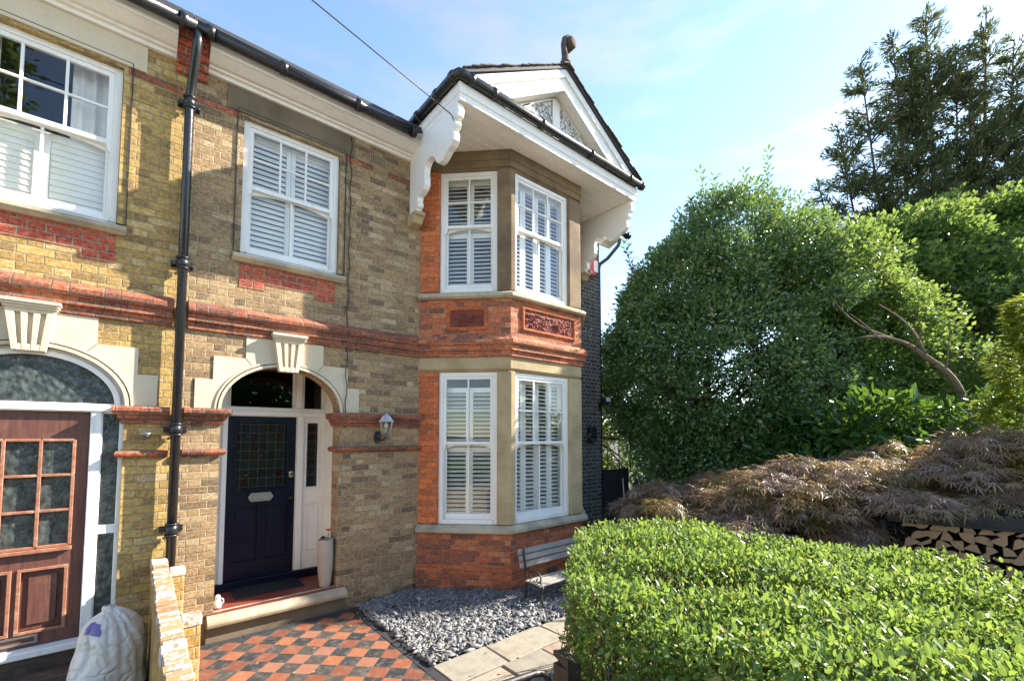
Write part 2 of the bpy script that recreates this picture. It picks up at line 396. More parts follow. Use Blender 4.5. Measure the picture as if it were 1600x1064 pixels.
class MB:
    def __init__(self):
        self.v = []; self.f = []; self.mi = []; self.sm = []
        self.cur = 0; self.smooth = False
    def add(self, vs, fs):
        k = len(self.v)
        self.v += [tuple(p) for p in vs]
        for f in fs:
            self.f.append(tuple(i + k for i in f)); self.mi.append(self.cur); self.sm.append(self.smooth)
        return self
    def box(self, x0, x1, y0, y1, z0, z1, F=None):
        if F is None:
            g = lambda x, y, z: (x, y, z)
        else:
            g = F
        vs = [g(x, y, z) for z in (z0, z1) for (x, y) in ((x0, y0), (x1, y0), (x1, y1), (x0, y1))]
        return self.add(vs, [(0, 3, 2, 1), (4, 5, 6, 7), (0, 1, 5, 4), (1, 2, 6, 5), (2, 3, 7, 6), (3, 0, 4, 7)])
    def plate(self, F, poly, n0, n1, holes=()):
        """polygon in (s,z) with holes, given thickness from n0 (back) to n1 (front)"""
        loops = [list(poly)] + [list(h) for h in holes]
        tris = tessellate_polygon([[Vector((a, b, 0)) for a, b in lp] for lp in loops])
        flat = [p for lp in loops for p in lp]
        N = len(flat)
        vs = [F(a, n1, b) for a, b in flat] + [F(a, n0, b) for a, b in flat]
        fs = [tuple(t) for t in tris] + [tuple(i + N for i in reversed(t)) for t in tris]
        k = 0
        for lp in loops:
            m = len(lp)
            for i in range(m):
                j = (i + 1) % m
                fs.append((k + i, k + j, k + j + N, k + i + N))
            k += m
        return self.add(vs, fs)
    def extrude(self, poly3, vec):
        n = len(poly3); vec = Vector(vec)
        vs = [Vector(p) for p in poly3] + [Vector(p) + vec for p in poly3]
        fs = [tuple(range(n)), tuple(reversed(range(n, 2 * n)))] + [(i, (i + 1) % n, (i + 1) % n + n, i + n) for i in range(n)]
        return self.add(vs, fs)
    def sweep(self, path, prof, cap=True):
        """closed profile [(outward offset, z)] along a 2D path with mitred corners; outward is to the right of travel"""
        P = [Vector(p) for p in path]
        nrm = []
        for i in range(len(P)):
            ns = []
            if i > 0:
                d = (P[i] - P[i - 1]).normalized(); ns.append(Vector((d.y, -d.x)))
            if i < len(P) - 1:
                d = (P[i + 1] - P[i]).normalized(); ns.append(Vector((d.y, -d.x)))
            if len(ns) == 2:
                b = (ns[0] + ns[1]).normalized(); nrm.append(b / b.dot(ns[0]))
            else:
                nrm.append(ns[0])
        m = len(prof); vs = []
        for p, nn in zip(P, nrm):
            for off, z in prof:
                q = p + nn * off
                vs.append((q.x, q.y, z))
        fs = []
        for i in range(len(P) - 1):
            for j in range(m):
                k = (j + 1) % m
                fs.append((i * m + j, i * m + k, (i + 1) * m + k, (i + 1) * m + j))
        if cap:
            fs.append(tuple(range(m))); fs.append(tuple((len(P) - 1) * m + j for j in reversed(range(m))))
        return self.add(vs, fs)
    def tube(self, pts, r, n=10, cap=True, smooth=True):
        P = [Vector(p) for p in pts]
        rs = r if isinstance(r, (list, tuple)) else [r] * len(P)
        old = self.smooth; self.smooth = smooth
        vs = []; up = None
        for i, p in enumerate(P):
            d = (P[min(i + 1, len(P) - 1)] - P[max(i - 1, 0)])
            d = d.normalized() if d.length > 1e-9 else Vector((0, 0, 1))
            if up is None:
                up = Vector((0, 0, 1)) if abs(d.z) < 0.9 else Vector((1, 0, 0))
            a = d.cross(up)
            a = a.normalized() if a.length > 1e-6 else d.orthogonal().normalized()
            b = a.cross(d).normalized(); up = b
            for k in range(n):
                t = 2 * math.pi * k / n
                vs.append(p + (a * math.cos(t) + b * math.sin(t)) * rs[i])
        fs = []
        for i in range(len(P) - 1):
            for k in range(n):
                l = (k + 1) % n
                fs.append((i * n + k, i * n + l, (i + 1) * n + l, (i + 1) * n + k))
        if cap:
            fs.append(tuple(reversed(range(n)))); fs.append(tuple((len(P) - 1) * n + k for k in range(n)))
        self.add(vs, fs); self.smooth = old
        return self
    def lathe(self, c, prof, n=24, smooth=True, rot=0.0):
        old = self.smooth; self.smooth = smooth
        vs = [(c[0] + r * math.cos(rot + 2 * math.pi * k / n), c[1] + r * math.sin(rot + 2 * math.pi * k / n), c[2] + z) for r, z in prof for k in range(n)]
        fs = [(i * n + k, i * n + (k + 1) % n, (i + 1) * n + (k + 1) % n, (i + 1) * n + k) for i in range(len(prof) - 1) for k in range(n)]
        fs.append(tuple(reversed(range(n)))); fs.append(tuple((len(prof) - 1) * n + k for k in range(n)))
        self.add(vs, fs); self.smooth = old
        return self
    def grid(self, fn, nu, nv, smooth=True):
        old = self.smooth; self.smooth = smooth
        vs = [fn(i / nu, j / nv) for j in range(nv + 1) for i in range(nu + 1)]
        w = nu + 1
        self.add(vs, [(j * w + i, j * w + i + 1, (j + 1) * w + i + 1, (j + 1) * w + i) for j in range(nv) for i in range(nu)])
        self.smooth = old
        return self
    def build(self, name, mats, parent=None, bevel=0.0, recalc=True):
        if not isinstance(mats, (list, tuple)):
            mats = [mats]
        off = Vector((0, 0, 0)); p = parent
        while p is not None:
            off += p.location; p = p.parent
        me = bpy.data.meshes.new(name)
        me.from_pydata([tuple(Vector(v) - off) for v in self.v], [], self.f)
        for m in mats:
            me.materials.append(m)
        me.polygons.foreach_set("material_index", self.mi)
        me.polygons.foreach_set("use_smooth", self.sm)
        if recalc:
            bm = bmesh.new(); bm.from_mesh(me)
            bmesh.ops.recalc_face_normals(bm, faces=bm.faces)
            if bevel:
                eds = [e for e in bm.edges if len(e.link_faces) == 2 and e.calc_face_angle(0) > 0.6]
                bmesh.ops.bevel(bm, geom=eds, offset=bevel, segments=1, affect='EDGES', clamp_overlap=True)
            bm.to_mesh(me); bm.free()
        uvl = me.uv_layers.new(name="UVMap")
        for poly in me.polygons:
            n = poly.normal
            if abs(n.z) < 0.75:
                t = Vector((-n.y, n.x, 0))
                t = t.normalized() if t.length > 1e-6 else Vector((1, 0, 0))
                if abs(t.x) > 0.3 and t.x < 0 or (abs(t.x) <= 0.3 and t.y < 0):
                    t = -t
                for li in poly.loop_indices:
                    q = me.vertices[me.loops[li].vertex_index].co + off
                    uvl.data[li].uv = (q.dot(t), q.z)
            else:
                for li in poly.loop_indices:
                    q = me.vertices[me.loops[li].vertex_index].co + off
                    uvl.data[li].uv = (q.x, q.y + 0.0375)
        o = bpy.data.objects.new(name, me)
        COL.objects.link(o)
        if parent is not None:
            o.parent = parent
        return o

def tag(o, label=None, cat=None, group=None, kind=None):
    if label: o['label'] = label
    if cat: o['category'] = cat
    if group: o['group'] = group
    if kind: o['kind'] = kind
    return o

def thing(name, loc, label, cat, group=None):
    o = bpy.data.objects.new(name, None)
    o.empty_display_size = 0.1
    COL.objects.link(o)
    o.location = loc
    return tag(o, label, cat, group)

def mesh_np(name, verts, tris, mat, parent=None):
    """numpy mesh of triangles"""
    off = Vector((0, 0, 0)); p = parent
    while p is not None:
        off += p.location; p = p.parent
    verts = np.asarray(verts, dtype=np.float32) - np.array(off, dtype=np.float32)
    me = bpy.data.meshes.new(name)
    nf = len(tris)
    me.vertices.add(len(verts)); me.vertices.foreach_set("co", verts.ravel())
    me.loops.add(nf * 3); me.loops.foreach_set("vertex_index", np.asarray(tris, dtype=np.int32).ravel())
    me.polygons.add(nf)
    me.polygons.foreach_set("loop_start", np.arange(0, nf * 3, 3, dtype=np.int32))
    try:
        me.polygons.foreach_set("loop_total", np.full(nf, 3, dtype=np.int32))
    except Exception:
        pass
    me.update(calc_edges=True)
    me.materials.append(mat)
    o = bpy.data.objects.new(name, me)
    COL.objects.link(o)
    if parent is not None:
        o.parent = parent
    return o

# leaf templates: (along, across, up)
LEAF_FINE = (np.array([(0, 0, 0), (.25, .40, .06), (.62, .42, .07), (1, 0, 0), (.62, -.42, .07), (.25, -.40, .06), (.28, 0, 0.0), (.65, 0, -.02)], dtype=np.float32),
             np.array([(0, 6, 1), (6, 7, 2), (6, 2, 1), (7, 3, 2), (0, 5, 6), (6, 5, 4), (6, 4, 7), (7, 4, 3)]))
LEAF_KITE = (np.array([(0, 0, 0), (.45, .5, .12), (1, 0, 0), (.45, -.5, .12)], dtype=np.float32), np.array([(0, 2, 1), (0, 3, 2)]))
BLADE = (np.array([(0, .1, 0), (0, -.1, 0), (.45, .5, .03), (.45, -.5, .03), (1, 0, -.12)], dtype=np.float32), np.array([(0, 1, 3), (0, 3, 2), (2, 3, 4)]))

def norm(a):
    return a / np.maximum(np.linalg.norm(a, axis=-1, keepdims=True), 1e-9)

def leaves(name, P, D, N, L, Wd, mat, parent, tmpl=LEAF_KITE):
    D = norm(D); B = norm(np.cross(N, D)); U = np.cross(D, B)
    T, F = tmpl
    L = np.broadcast_to(L, (len(P),)); Wd = np.broadcast_to(Wd, (len(P),))
    V = (P[:, None, :] + D[:, None, :] * (T[None, :, 0:1] * L[:, None, None]) + B[:, None, :] * (T[None, :, 1:2] * Wd[:, None, None]) + U[:, None, :] * (T[None, :, 2:3] * L[:, None, None]))
    k = len(T)
    tri = (np.arange(len(P))[:, None, None] * k + F[None]).reshape(-1, 3)
    return mesh_np(name, V.reshape(-1, 3), tri, mat, parent)

def randdir(n):
    return norm(rng.normal(size=(n, 3)))

# ------------------------------------------------------------------ houses
H = thing("end_terrace_house", (3.6, 0, 0), "grey brown brick end house with two storey bay, white gable and navy door", "house")
N = thing("terraced_house", (-2.0, 0, 0), "left neighbouring house of cleaned yellow brick with worn red brown front door", "house")
mx = lambda x: 0.56 - x                     # mirror about the party line at x = 0.28
def mpoly(poly, mir):
    return [(mx(a), b) for a, b in reversed(poly)] if mir else list(poly)

CX, HW, SPR, RISE = 1.29, 0.625, 2.38, 0.505
def arch(extra=0.0, n=28, a0=0.0, a1=math.pi):
    return [(CX + (HW + extra) * math.cos(a1 + (a0 - a1) * i / n), SPR + (RISE + extra) * math.sin(a1 + (a0 - a1) * i / n)) for i in range(n + 1)]
open_poly = [(CX - HW, 0.2)] + arch() + [(CX + HW, 0.2)]
win_poly = [(0.79, 4.10), (1.86, 4.10), (1.86, 5.68), (0.79, 5.68)]

# walls
b = MB()
b.plate(FAC, [(0.285, -0.1), (6.25, -0.1), (6.25, 6.25), (0.285, 6.25)], -0.25, 0, [open_poly, win_poly, [(3.25, 0.4), (6.05, 0.4), (6.05, 6.05), (3.25, 6.05)]])
b.build("brick_wall", M['brick_stock'], H)
b = MB()
b.plate(FAC, [(6.25, -0.1), (7.05, -0.1), (7.05, 6.25), (6.25, 6.25)], -0.25, 0)
b.box(6.8, 7.05, 0.25, 8, -0.1, 6.25)
b.build("side_wall", M['brick_dark'], H)
b = MB()
b.plate(FAC, [(-5.0, -0.1), (0.285, -0.1), (0.285, 6.25), (-5.0, 6.25)], -0.25, 0, [mpoly(open_poly, 1), mpoly(win_poly, 1)])
b.build("brick_wall", M['brick_yellow'], N)

# plain rooms behind the windows
b = MB()
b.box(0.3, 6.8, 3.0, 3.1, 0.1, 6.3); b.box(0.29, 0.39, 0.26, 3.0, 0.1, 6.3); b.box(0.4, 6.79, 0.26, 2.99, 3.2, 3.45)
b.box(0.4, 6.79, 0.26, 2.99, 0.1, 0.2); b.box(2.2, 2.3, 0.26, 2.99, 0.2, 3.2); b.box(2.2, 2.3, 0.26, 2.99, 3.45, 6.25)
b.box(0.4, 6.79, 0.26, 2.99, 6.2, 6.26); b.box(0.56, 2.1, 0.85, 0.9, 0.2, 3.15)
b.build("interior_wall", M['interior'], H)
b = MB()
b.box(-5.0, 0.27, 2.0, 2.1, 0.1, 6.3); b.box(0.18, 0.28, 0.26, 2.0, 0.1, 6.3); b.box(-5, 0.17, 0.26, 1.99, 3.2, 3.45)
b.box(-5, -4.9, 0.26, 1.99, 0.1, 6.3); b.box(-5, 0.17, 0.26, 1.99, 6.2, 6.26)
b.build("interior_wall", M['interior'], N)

# roofs behind the gutters
for root, x, w, y, z in ((H, 0.28, 2.55, -0.36, 6.22), (H, 2.83, 3.63, 0.0, 6.38), (H, 6.46, 0.92, -0.36, 6.22), (N, -5.0, 5.275, -0.36, 6.22)):
    b = MB(); b.extrude([(x, y, z), (x, 5.0, 8.5), (x, 5.0, 8.55), (x, y, z + 0.07)], (w, 0, 0)); b.build("roof", M['slate'], root)

# main eaves: moulded fascia and gutter
fas = [(0, 5.98), (0.045, 5.98), (0.05, 6.015), (0.085, 6.02), (0.09, 6.04), (0.13, 6.045), (0.235, 6.10), (0.25, 6.10), (0.25, 6.21), (0, 6.21)]
MB().sweep([(0.435, 0), (2.83, 0)], fas).build("fascia", M['soffit'], H)
MB().sweep([(6.5, 0), (7.38, 0)], fas).build("fascia", M['soffit'], H)
MB().sweep([(-5.0, 0), (0.165, 0)], fas).build("fascia", M['soffit'], N)
def gutter(root, pts, joints):
    g = MB(); g.tube(pts, 0.06, 12)
    for p, d in joints:
        p = Vector(p); d = Vector(d) * 0.03
        g.tube([p - d, p + d], 0.072, 12)
    return g.build("gutter", M['black'], root)
gutter(H, [(0.31, -0.33, 6.2), (2.74, -0.33, 6.2)], [((x, -0.33, 6.2), (1, 0, 0)) for x in (0.42, 1.1, 1.95, 2.7)])
gutter(N, [(-5, -0.33, 6.2), (0.305, -0.33, 6.2)], [((x, -0.33, 6.2), (1, 0, 0)) for x in (-1.6, 0.2)])
gutter(H, [(6.5, -0.33, 6.2), (7.62, -0.33, 6.2)], [((7.55, -0.33, 6.2), (1, 0, 0))])

# corbelled brick pier under the party gutter
b = MB()
for k, (z0, z1, n) in enumerate([(5.86, 5.935, 0.05), (5.935, 6.01, 0.09), (6.01, 6.085, 0.13), (6.085, 6.16, 0.17), (6.16, 6.25, 0.2)]):
    b.box(0.165, 0.435, 0.0, n, z0, z1, FAC)
b.build("corbel", M['brick_apron'], H, 0.004)

# downpipe with clips
b = MB()
b.tube([(0.285, -0.095, 0.0), (0.285, -0.095, 5.52), (0.286, -0.105, 5.60), (0.295, -0.18, 5.74), (0.31, -0.28, 5.95), (0.315, -0.33, 6.04), (0.315, -0.33, 6.16)], 0.041, 14)
dp = b.build("downpipe", M['black'], H)
for z in (1.18, 2.16, 3.84, 5.53):
    c = MB(); c.tube([(0.285, -0.095, z - 0.05), (0.285, -0.095, z + 0.05)], 0.052, 14)
    c.tube([(0.285, -0.095, z + 0.045), (0.285, -0.095, z + 0.062)], 0.058, 14); c.tube([(0.285, -0.095, z - 0.062), (0.285, -0.095, z - 0.045)], 0.058, 14)
    c.box(0.19, 0.38, 0.0, 0.018, z - 0.03, z + 0.03, FAC)
    c.tube([(0.205, 0, z), (0.205, -0.05, z)], 0.014, 8); c.tube([(0.365, 0, z), (0.365, -0.05, z)], 0.014, 8)
    c.box(0.2, 0.37, 0.06, 0.08, z - 0.02, z + 0.02, FAC)
    c.build("pipe_clip", M['black'], dp)

# string course, imposts
strp = [(-0.05, 3.195), (0.03, 3.195), (0.03, 3.272), (0.062, 3.275), (0.062, 3.345), (0.085, 3.35), (0.10, 3.375), (0.10, 3.42), (0.02, 3.49), (-0.05, 3.49)]
BAY = [(3.0, 0), (3.92, -0.93), (5.40, -0.93), (6.32, 0)]
MB().sweep([(0.345, 0)] + [(3.0, 0)], strp).build("string_course", M['terracotta'], H, 0.004)
MB().sweep(BAY, [(-0.2, 3.2)] + strp[1:-1] + [(-0.2, 3.49)]).build("string_course", M['brick_red'], H, 0.004)
MB().sweep([(-5, 0), (0.232, 0)], strp).build("string_course", M['terracotta'], N, 0.004)
imp1 = [(-0.02, 2.21), (0.025, 2.215), (0.035, 2.235), (0.03, 2.25), (0.05, 2.265), (0.055, 2.295), (0.075, 2.30), (0.095, 2.33), (0.095, 2.36), (0.08, 2.378), (-0.02, 2.385)]
imp2 = [(-0.02, 1.888), (0.035, 1.892), (0.055, 1.91), (0.06, 1.93), (0.05, 1.952), (-0.02, 1.965)]
for pr_ in (imp1, imp2):
    MB().sweep([(0.345, 0), (CX - HW, 0), (CX - HW, 0.25)], pr_).build("impost", M['terracotta'], H)
    MB().sweep([(CX + HW, 0.25), (CX + HW, 0), (3.02, 0)], pr_).build("impost", M['terracotta'], H)
    MB().sweep([(mx(CX - HW), 0.05), (mx(CX - HW), 0), (0.232, 0)], pr_).build("impost", M['terracotta'], N)
    MB().sweep([(-5, 0), (mx(CX + HW), 0), (mx(CX + HW), 0.05)], pr_).build("impost", M['terracotta'], N)

# stone arch surround and keystone
out = [(CX - HW, 2.386), (0.43, 2.386), (0.43, 2.69), (0.585, 2.69), (0.585, 2.945), (0.88, 2.945), (0.88, 3.19), (1.70, 3.19), (1.70, 2.945), (2.0, 2.945), (2.0, 2.69), (2.15, 2.69), (2.15, 2.386), (CX + HW, 2.386)]
inn = list(reversed(arch(0.0, 28)))
for root, mir, sm in ((H, 0, M['stone_cream']), (N, 1, M['stone_cream'])):
    # two halves so that the voussoir joint shows
    b = MB()
    left = [p for p in out if p[0] < CX] + [(CX - 0.002, 3.19)]
    la = [p for p in inn if p[0] < CX - 0.01]
    b.plate(FAC, mpoly(left + [(CX - 0.002, SPR + RISE)] + la, mir), 0.0, 0.012)
    right = [(CX + 0.002, 3.19)] + [p for p in out if p[0] > CX]
    ra = [p for p in inn if p[0] > CX + 0.01]
    b.plate(FAC, mpoly(right + ra + [(CX + 0.002, SPR + RISE)], mir), 0.0, 0.012)
    o = b.build("door_surround", sm, root)
    # voussoir joints
    for sgn in (-1, 1):
        j = MB(); j.plate(FAC, mpoly([(CX + sgn * 0.33 - 0.004, 2.85), (CX + sgn * 0.33 + 0.004, 2.85), (CX + sgn * 0.41 + 0.004, 2.945), (CX + sgn * 0.41 - 0.004, 2.945)], mir), 0.012, 0.0135)
        j.build("joint", M['stone_lintel'], o)
    a = MB()
    for e0, e1, n in ((0.0, 0.03, 0.03), (0.042, 0.062, 0.024)):
        A = arch(e0); B2 = arch(e1)
        a.plate(FAC, mpoly(B2 + list(reversed(A)), mir), 0.011, n)
    a.build("archivolt", sm, root)
    g = MB()
    g.plate(FAC, mpoly(arch(0.0415) + list(reversed(arch(0.0305))), mir), 0.0115, 0.0145)
    g.build("arch_groove", M['lead'], root)
    k = MB()
    c = CX + 0.012
    k.plate(FAC, mpoly([(c - 0.155, 3.19), (c + 0.155, 3.19), (c + 0.10, 2.825), (c - 0.10, 2.825)], mir), 0.0, 0.055)
    for t0, t1 in ((-1, -0.64), (-0.40, -0.12), (0.12, 0.40), (0.64, 1)):     # raised fillets leave three flutes
        k.plate(FAC, mpoly([(c + 0.155 * t0, 3.19), (c + 0.155 * t1, 3.19), (c + 0.10 * t1, 2.825), (c + 0.10 * t0, 2.825)], mir), 0.055, 0.085)
    k.plate(FAC, mpoly([(c - 0.15, 3.19), (c + 0.15, 3.19), (c + 0.145, 3.15), (c - 0.145, 3.15)], mir), 0.055, 0.083)
    k.plate(FAC, mpoly([(c - 0.108, 2.88), (c + 0.108, 2.88), (c + 0.10, 2.825), (c - 0.10, 2.825)], mir), 0.055, 0.083)
    x0, x1 = (c - 0.185, c + 0.185) if not mir else (mx(c + 0.185), mx(c - 0.185))
    k.box(x0 + 0.02, x1 - 0.02, 0.0, 0.10, 3.185, 3.205, FAC); k.box(x0 + 0.01, x1 - 0.01, 0.0, 0.115, 3.205, 3.228, FAC); k.box(x0, x1, 0.0, 0.13, 3.228, 3.258, FAC)
    k.build("keystone", sm, root, 0.003)
# grey cement patch on the neighbour
MB().plate(FAC, [(-0.028, 2.39), (0.095, 2.39), (0.10, 2.5), (0.088, 2.56), (0.118, 2.62), (0.10, 2.66), (-0.028, 2.655)], 0.0, 0.008).build("cement_patch", mat_stone("cement", (0.32, 0.29, 0.25), (0.25, 0.23, 0.2), 0.3), N)

# stepped red aprons, red courses, lintels, sills over and under the first floor windows
apron = [(0.79, 4.02), (0.79, 3.735), (1.035, 3.735), (1.035, 3.81), (1.58, 3.81), (1.58, 3.735), (1.82, 3.735), (1.82, 4.02)]
for root, mir in ((H, 0), (N, 1)):
    MB().plate(FAC, list(reversed(mpoly(apron, mir))), 0.0, 0.006).build("brick_apron", M['brick_apron'], root)
    for (a, c) in ((0.345, 0.76), (1.9, 2.28), (2.5, 2.86)):
        if mir: a, c = mx(c), mx(a)
        if mir and c > 0.2: c = 0.232
        MB().plate(FAC, [(a, 5.64), (c, 5.64), (c, 5.712), (a, 5.712)], 0.0, 0.005).build("red_course", M['terracotta'], root)
    a, c = (0.62, 2.03) if not mir else (mx(2.03), mx(0.62))
    MB().plate(FAC, [(a, 5.715), (c, 5.715), (c, 5.98), (a, 5.98)], 0.0, 0.014).build("lintel", M['stone_lintel'] if not mir else M['stone_cream'], root, 0.003)
    a, c = (0.77, 1.88) if not mir else (mx(1.88), mx(0.77))
    # moulded edge around the opening
    e = MB()
    e.plate(FAC, [(a - 0.05, 4.125), (c + 0.05, 4.125), (c + 0.05, 5.755), (a - 0.05, 5.755)], 0.0, 0.0145 if mir else 0.0155, [[(a - 0.042, 4.1251), (c + 0.042, 4.1251), (c + 0.042, 5.747), (a - 0.042, 5.747)]])
    e.build("window_moulding", M['lead'], root)
    a, c = (0.715, 1.93) if not mir else (mx(1.93), mx(0.715))
    MB().sweep([(a, 0), (c, 0)], [(-0.12, 4.01), (0.04, 4.01), (0.07, 4.035), (0.085, 4.045), (0.085, 4.085), (-0.05, 4.115), (-0.12, 4.115)]).build("sill", M['stone_sill'], root, 0.004)

# ------------------------------------------------------------------ sash windows
def window(root, F, s0, s1, z0, z1, zm, cols, rows, lowcols, n=-0.06, tiers=None, panels=2, angle=48, kind='shutter', pitch=0.058):
    wd = 0.058
    w = MB()
    w.box(s0, s0 + wd, n - 0.12, n, z0, z1, F); w.box(s1 - wd, s1, n - 0.12, n, z0, z1, F)
    w.box(s0 + wd, s1 - wd, n - 0.12, n, z1 - 0.055, z1, F); w.box(s0 + wd, s1 - wd, n - 0.12, n + 0.012, z0, z0 + 0.06, F)
    w.box(s0 + wd, s0 + wd + 0.014, n - 0.03, n - 0.012, z0 + 0.06, z1 - 0.055, F); w.box(s1 - wd - 0.014, s1 - wd, n - 0.03, n - 0.012, z0 + 0.06, z1 - 0.055, F)
    win = w.build("window", M['white'], root, 0.003)
    a0, a1 = s0 + wd + 0.003, s1 - wd - 0.003
    def sash(name, za, zb, nc, nr, m0, m1, top, bot, arched=None):
        q = MB(); st = 0.042
        q.box(a0, a0 + st, m0, m1, za, zb, F); q.box(a1 - st, a1, m0, m1, za, zb, F)
        q.box(a0 + st, a1 - st, m0, m1, zb - top, zb, F); q.box(a0 + st, a1 - st, m0, m1, za, za + bot, F)
        g = 0.011; gw, gh = a1 - a0 - 2 * st, zb - za - top - bot
        for i in range(1, nc):
            x = a0 + st + gw * i / nc
            q.box(x - g, x + g, m0 + 0.006, m1 - 0.004, za + bot, zb - top, F)
        for i in range(1, nr):
            z = za + bot + gh * i / nr
            for c in range(nc):
                xa = a0 + st + gw * c / nc + (g if c else 0); xb = a0 + st + gw * (c + 1) / nc - (g if c < nc - 1 else 0)
                q.box(xa, xb, m0 + 0.006, m1 - 0.005, z - g, z + g, F)
        if arched:
            pts = [(a0 + st, zb - top + 0.004)]
            K = 16
            for i in range(K + 1):
                t = i / K
                pts.append((a0 + st + gw * t, zb - top - 0.055 * (2 * t - 1) ** 2 * 1.0 + 0.002))
            pts.append((a1 - st, zb - top + 0.004))
            q.plate(F, pts, m0 + 0.004, m1 - 0.003)
        s_ = q.build(name, M['white'], win, 0.002)
        p = MB(); p.box(a0 + 0.03, a1 - 0.03, (m0 + m1) / 2 - 0.002, (m0 + m1) / 2 + 0.002, za + 0.02, zb - 0.02, F)
        p.build("pane", M['glass'], win)
        return s_
    sash("upper_sash", zm - 0.02, z1 - 0.055, cols, rows, n - 0.052, n - 0.014, 0.042, 0.045)
    sash("lower_sash", z0 + 0.06, zm + 0.022, lowcols, 1, n - 0.095, n - 0.056, 0.042, 0.075, True)
    for x, sg in ((a0, 1), (a1, -1)):
        h = MB(); h.plate(F, [(x, zm - 0.02), (x + sg * 0.04, zm - 0.02), (x + sg * 0.034, zm - 0.06), (x + sg * 0.02, zm - 0.085), (x + sg * 0.004, zm - 0.09), (x, zm - 0.07)][::1 if sg > 0 else -1], n - 0.05, n - 0.015)
        h.build("sash_horn", M['white'], win)
    if kind == 'shutter':
        tiers = tiers or [(z0 + 0.06, z1 - 0.06)]
        pw = (s1 - s0 - 0.05) / panels
        for i in range(panels):
            q = MB()
            x0 = s0 + 0.025 + pw * i; x1 = x0 + pw - 0.004
            st = 0.05; m0, m1 = n - 0.16, n - 0.13
            for (ta, tb) in tiers:
                q.box(x0, x0 + st, m0, m1, ta, tb, F); q.box(x1 - st, x1, m0, m1, ta, tb, F)
                q.box(x0 + st, x1 - st, m0, m1, ta, ta + 0.07, F); q.box(x0 + st, x1 - st, m0, m1, tb - 0.07, tb, F)
                nn = max(1, int((tb - ta - 0.14) / pitch)); pp = (tb - ta - 0.14) / nn
                ca, sa = math.cos(R(angle)), math.sin(R(angle))
                hw = 0.031
                for k in range(nn):
                    zc = ta + 0.07 + pp * (k + 0.5); nc_ = (m0 + m1) / 2
                    tilt = random.uniform(-0.02, 0.02)
                    dn, dz = hw * (ca + tilt), hw * sa
                    tn, tz = 0.0035 * sa, 0.0035 * ca
                    # outer edge of each slat lower than its inner edge
                    prof = [(nc_ + dn + tn, zc - dz + tz), (nc_ + dn - tn, zc - dz - tz), (nc_ - dn - tn, zc + dz - tz), (nc_ - dn + tn, zc + dz + tz)]
                    q.extrude([F(x0 + st + 0.002, a, b_) for a, b_ in prof], F(x1 - st - 0.002, 0, 0) - F(x0 + st + 0.002, 0, 0))
            q.build("shutter", M['shutter'], win)
    return win

window(H, FAC, 0.795, 1.855, 4.11, 5.685, 4.93, 3, 2, 2, n=-0.055, panels=2, angle=62, pitch=0.06)
wl_ = window(N, FAC, mx(1.855), mx(0.795), 4.11, 5.685, 4.93, 3, 2, 2, n=-0.055, panels=2, angle=80, tiers=[(4.17, 4.9)], pitch=0.055)
# curtains in the neighbour's upper sash
for (x0, x1) in ((-0.60, mx(0.84)), (mx(1.80), mx(1.62))):
    c = MB()
    c.grid(lambda u, v, x0=x0, x1=x1: (x0 + (x1 - x0) * u, 0.235 + 0.02 * math.sin(u * 22), 4.3 + 1.4 * v), 40, 2)
    c.build("curtain", M['curtain'], wl_, recalc=False)

# ------------------------------------------------------------------ bay
CF = Frame(BAY[0], (0.92, -0.93)); FF = Frame(BAY[1], (1, 0)); RF = Frame(BAY[2], (0.92, 0.93))
CL = math.hypot(0.92, 0.93)
MB().sweep(BAY, [(-0.2, -0.1), (0.05, -0.1), (0.05, 0.262), (-0.2, 0.262)]).build("bay_plinth", M['brick_red'], H, 0.006)
MB().sweep(BAY, [(-0.2, 0.262), (0.052, 0.262), (0.052, 0.29), (0.03, 0.325), (0.0, 0.338), (-0.2, 0.338)]).build("plinth_course", M['brick_rubbed'], H, 0.004)
MB().sweep(BAY, [(-0.2, 0.338), (0.0, 0.338), (0.0, 0.762), (-0.2, 0.762)]).build("bay_wall", M['brick_red'], H)
sillp = lambda z: [(-0.2, z), (0.055, z), (0.065, z + 0.012), (0.08, z + 0.02), (0.08, z + 0.062), (0.0, z + 0.105), (-0.2, z + 0.115)]
MB().sweep(BAY, sillp(0.762)).build("bay_sill", M['stone_sill'], H, 0.004)
MB().sweep(BAY, [(-0.17, 2.99), (-0.045, 2.99), (0.0, 3.03), (0.0, 3.195), (-0.17, 3.195)]).build("bay_lintel", M['stone_bath'], H, 0.003)
MB().sweep(BAY, [(-0.2, 3.49), (0.0, 3.49), (0.0, 4.015), (-0.2, 4.015)]).build("bay_wall", M['brick_red'], H)
MB().sweep(BAY, sillp(4.015)).build("bay_sill", M['stone_sill'], H, 0.004)
MB().sweep(BAY, [(-0.17, 5.90), (-0.045, 5.90), (-0.02, 5.93), (0.0, 5.93), (0.0, 6.02), (0.018, 6.03), (0.018, 6.17), (-0.17, 6.17)]).build("bay_lintel", M['stone_brown'], H, 0.003)
def mitre(p, d0, d1, off):
    n0 = Vector((d0[1], -d0[0])).normalized(); n1 = Vector((d1[1], -d1[0])).normalized()
    bb = (n0 + n1).normalized(); bb = bb / bb.dot(n0)
    return (p[0] + bb.x * off, p[1] + bb.y * off)
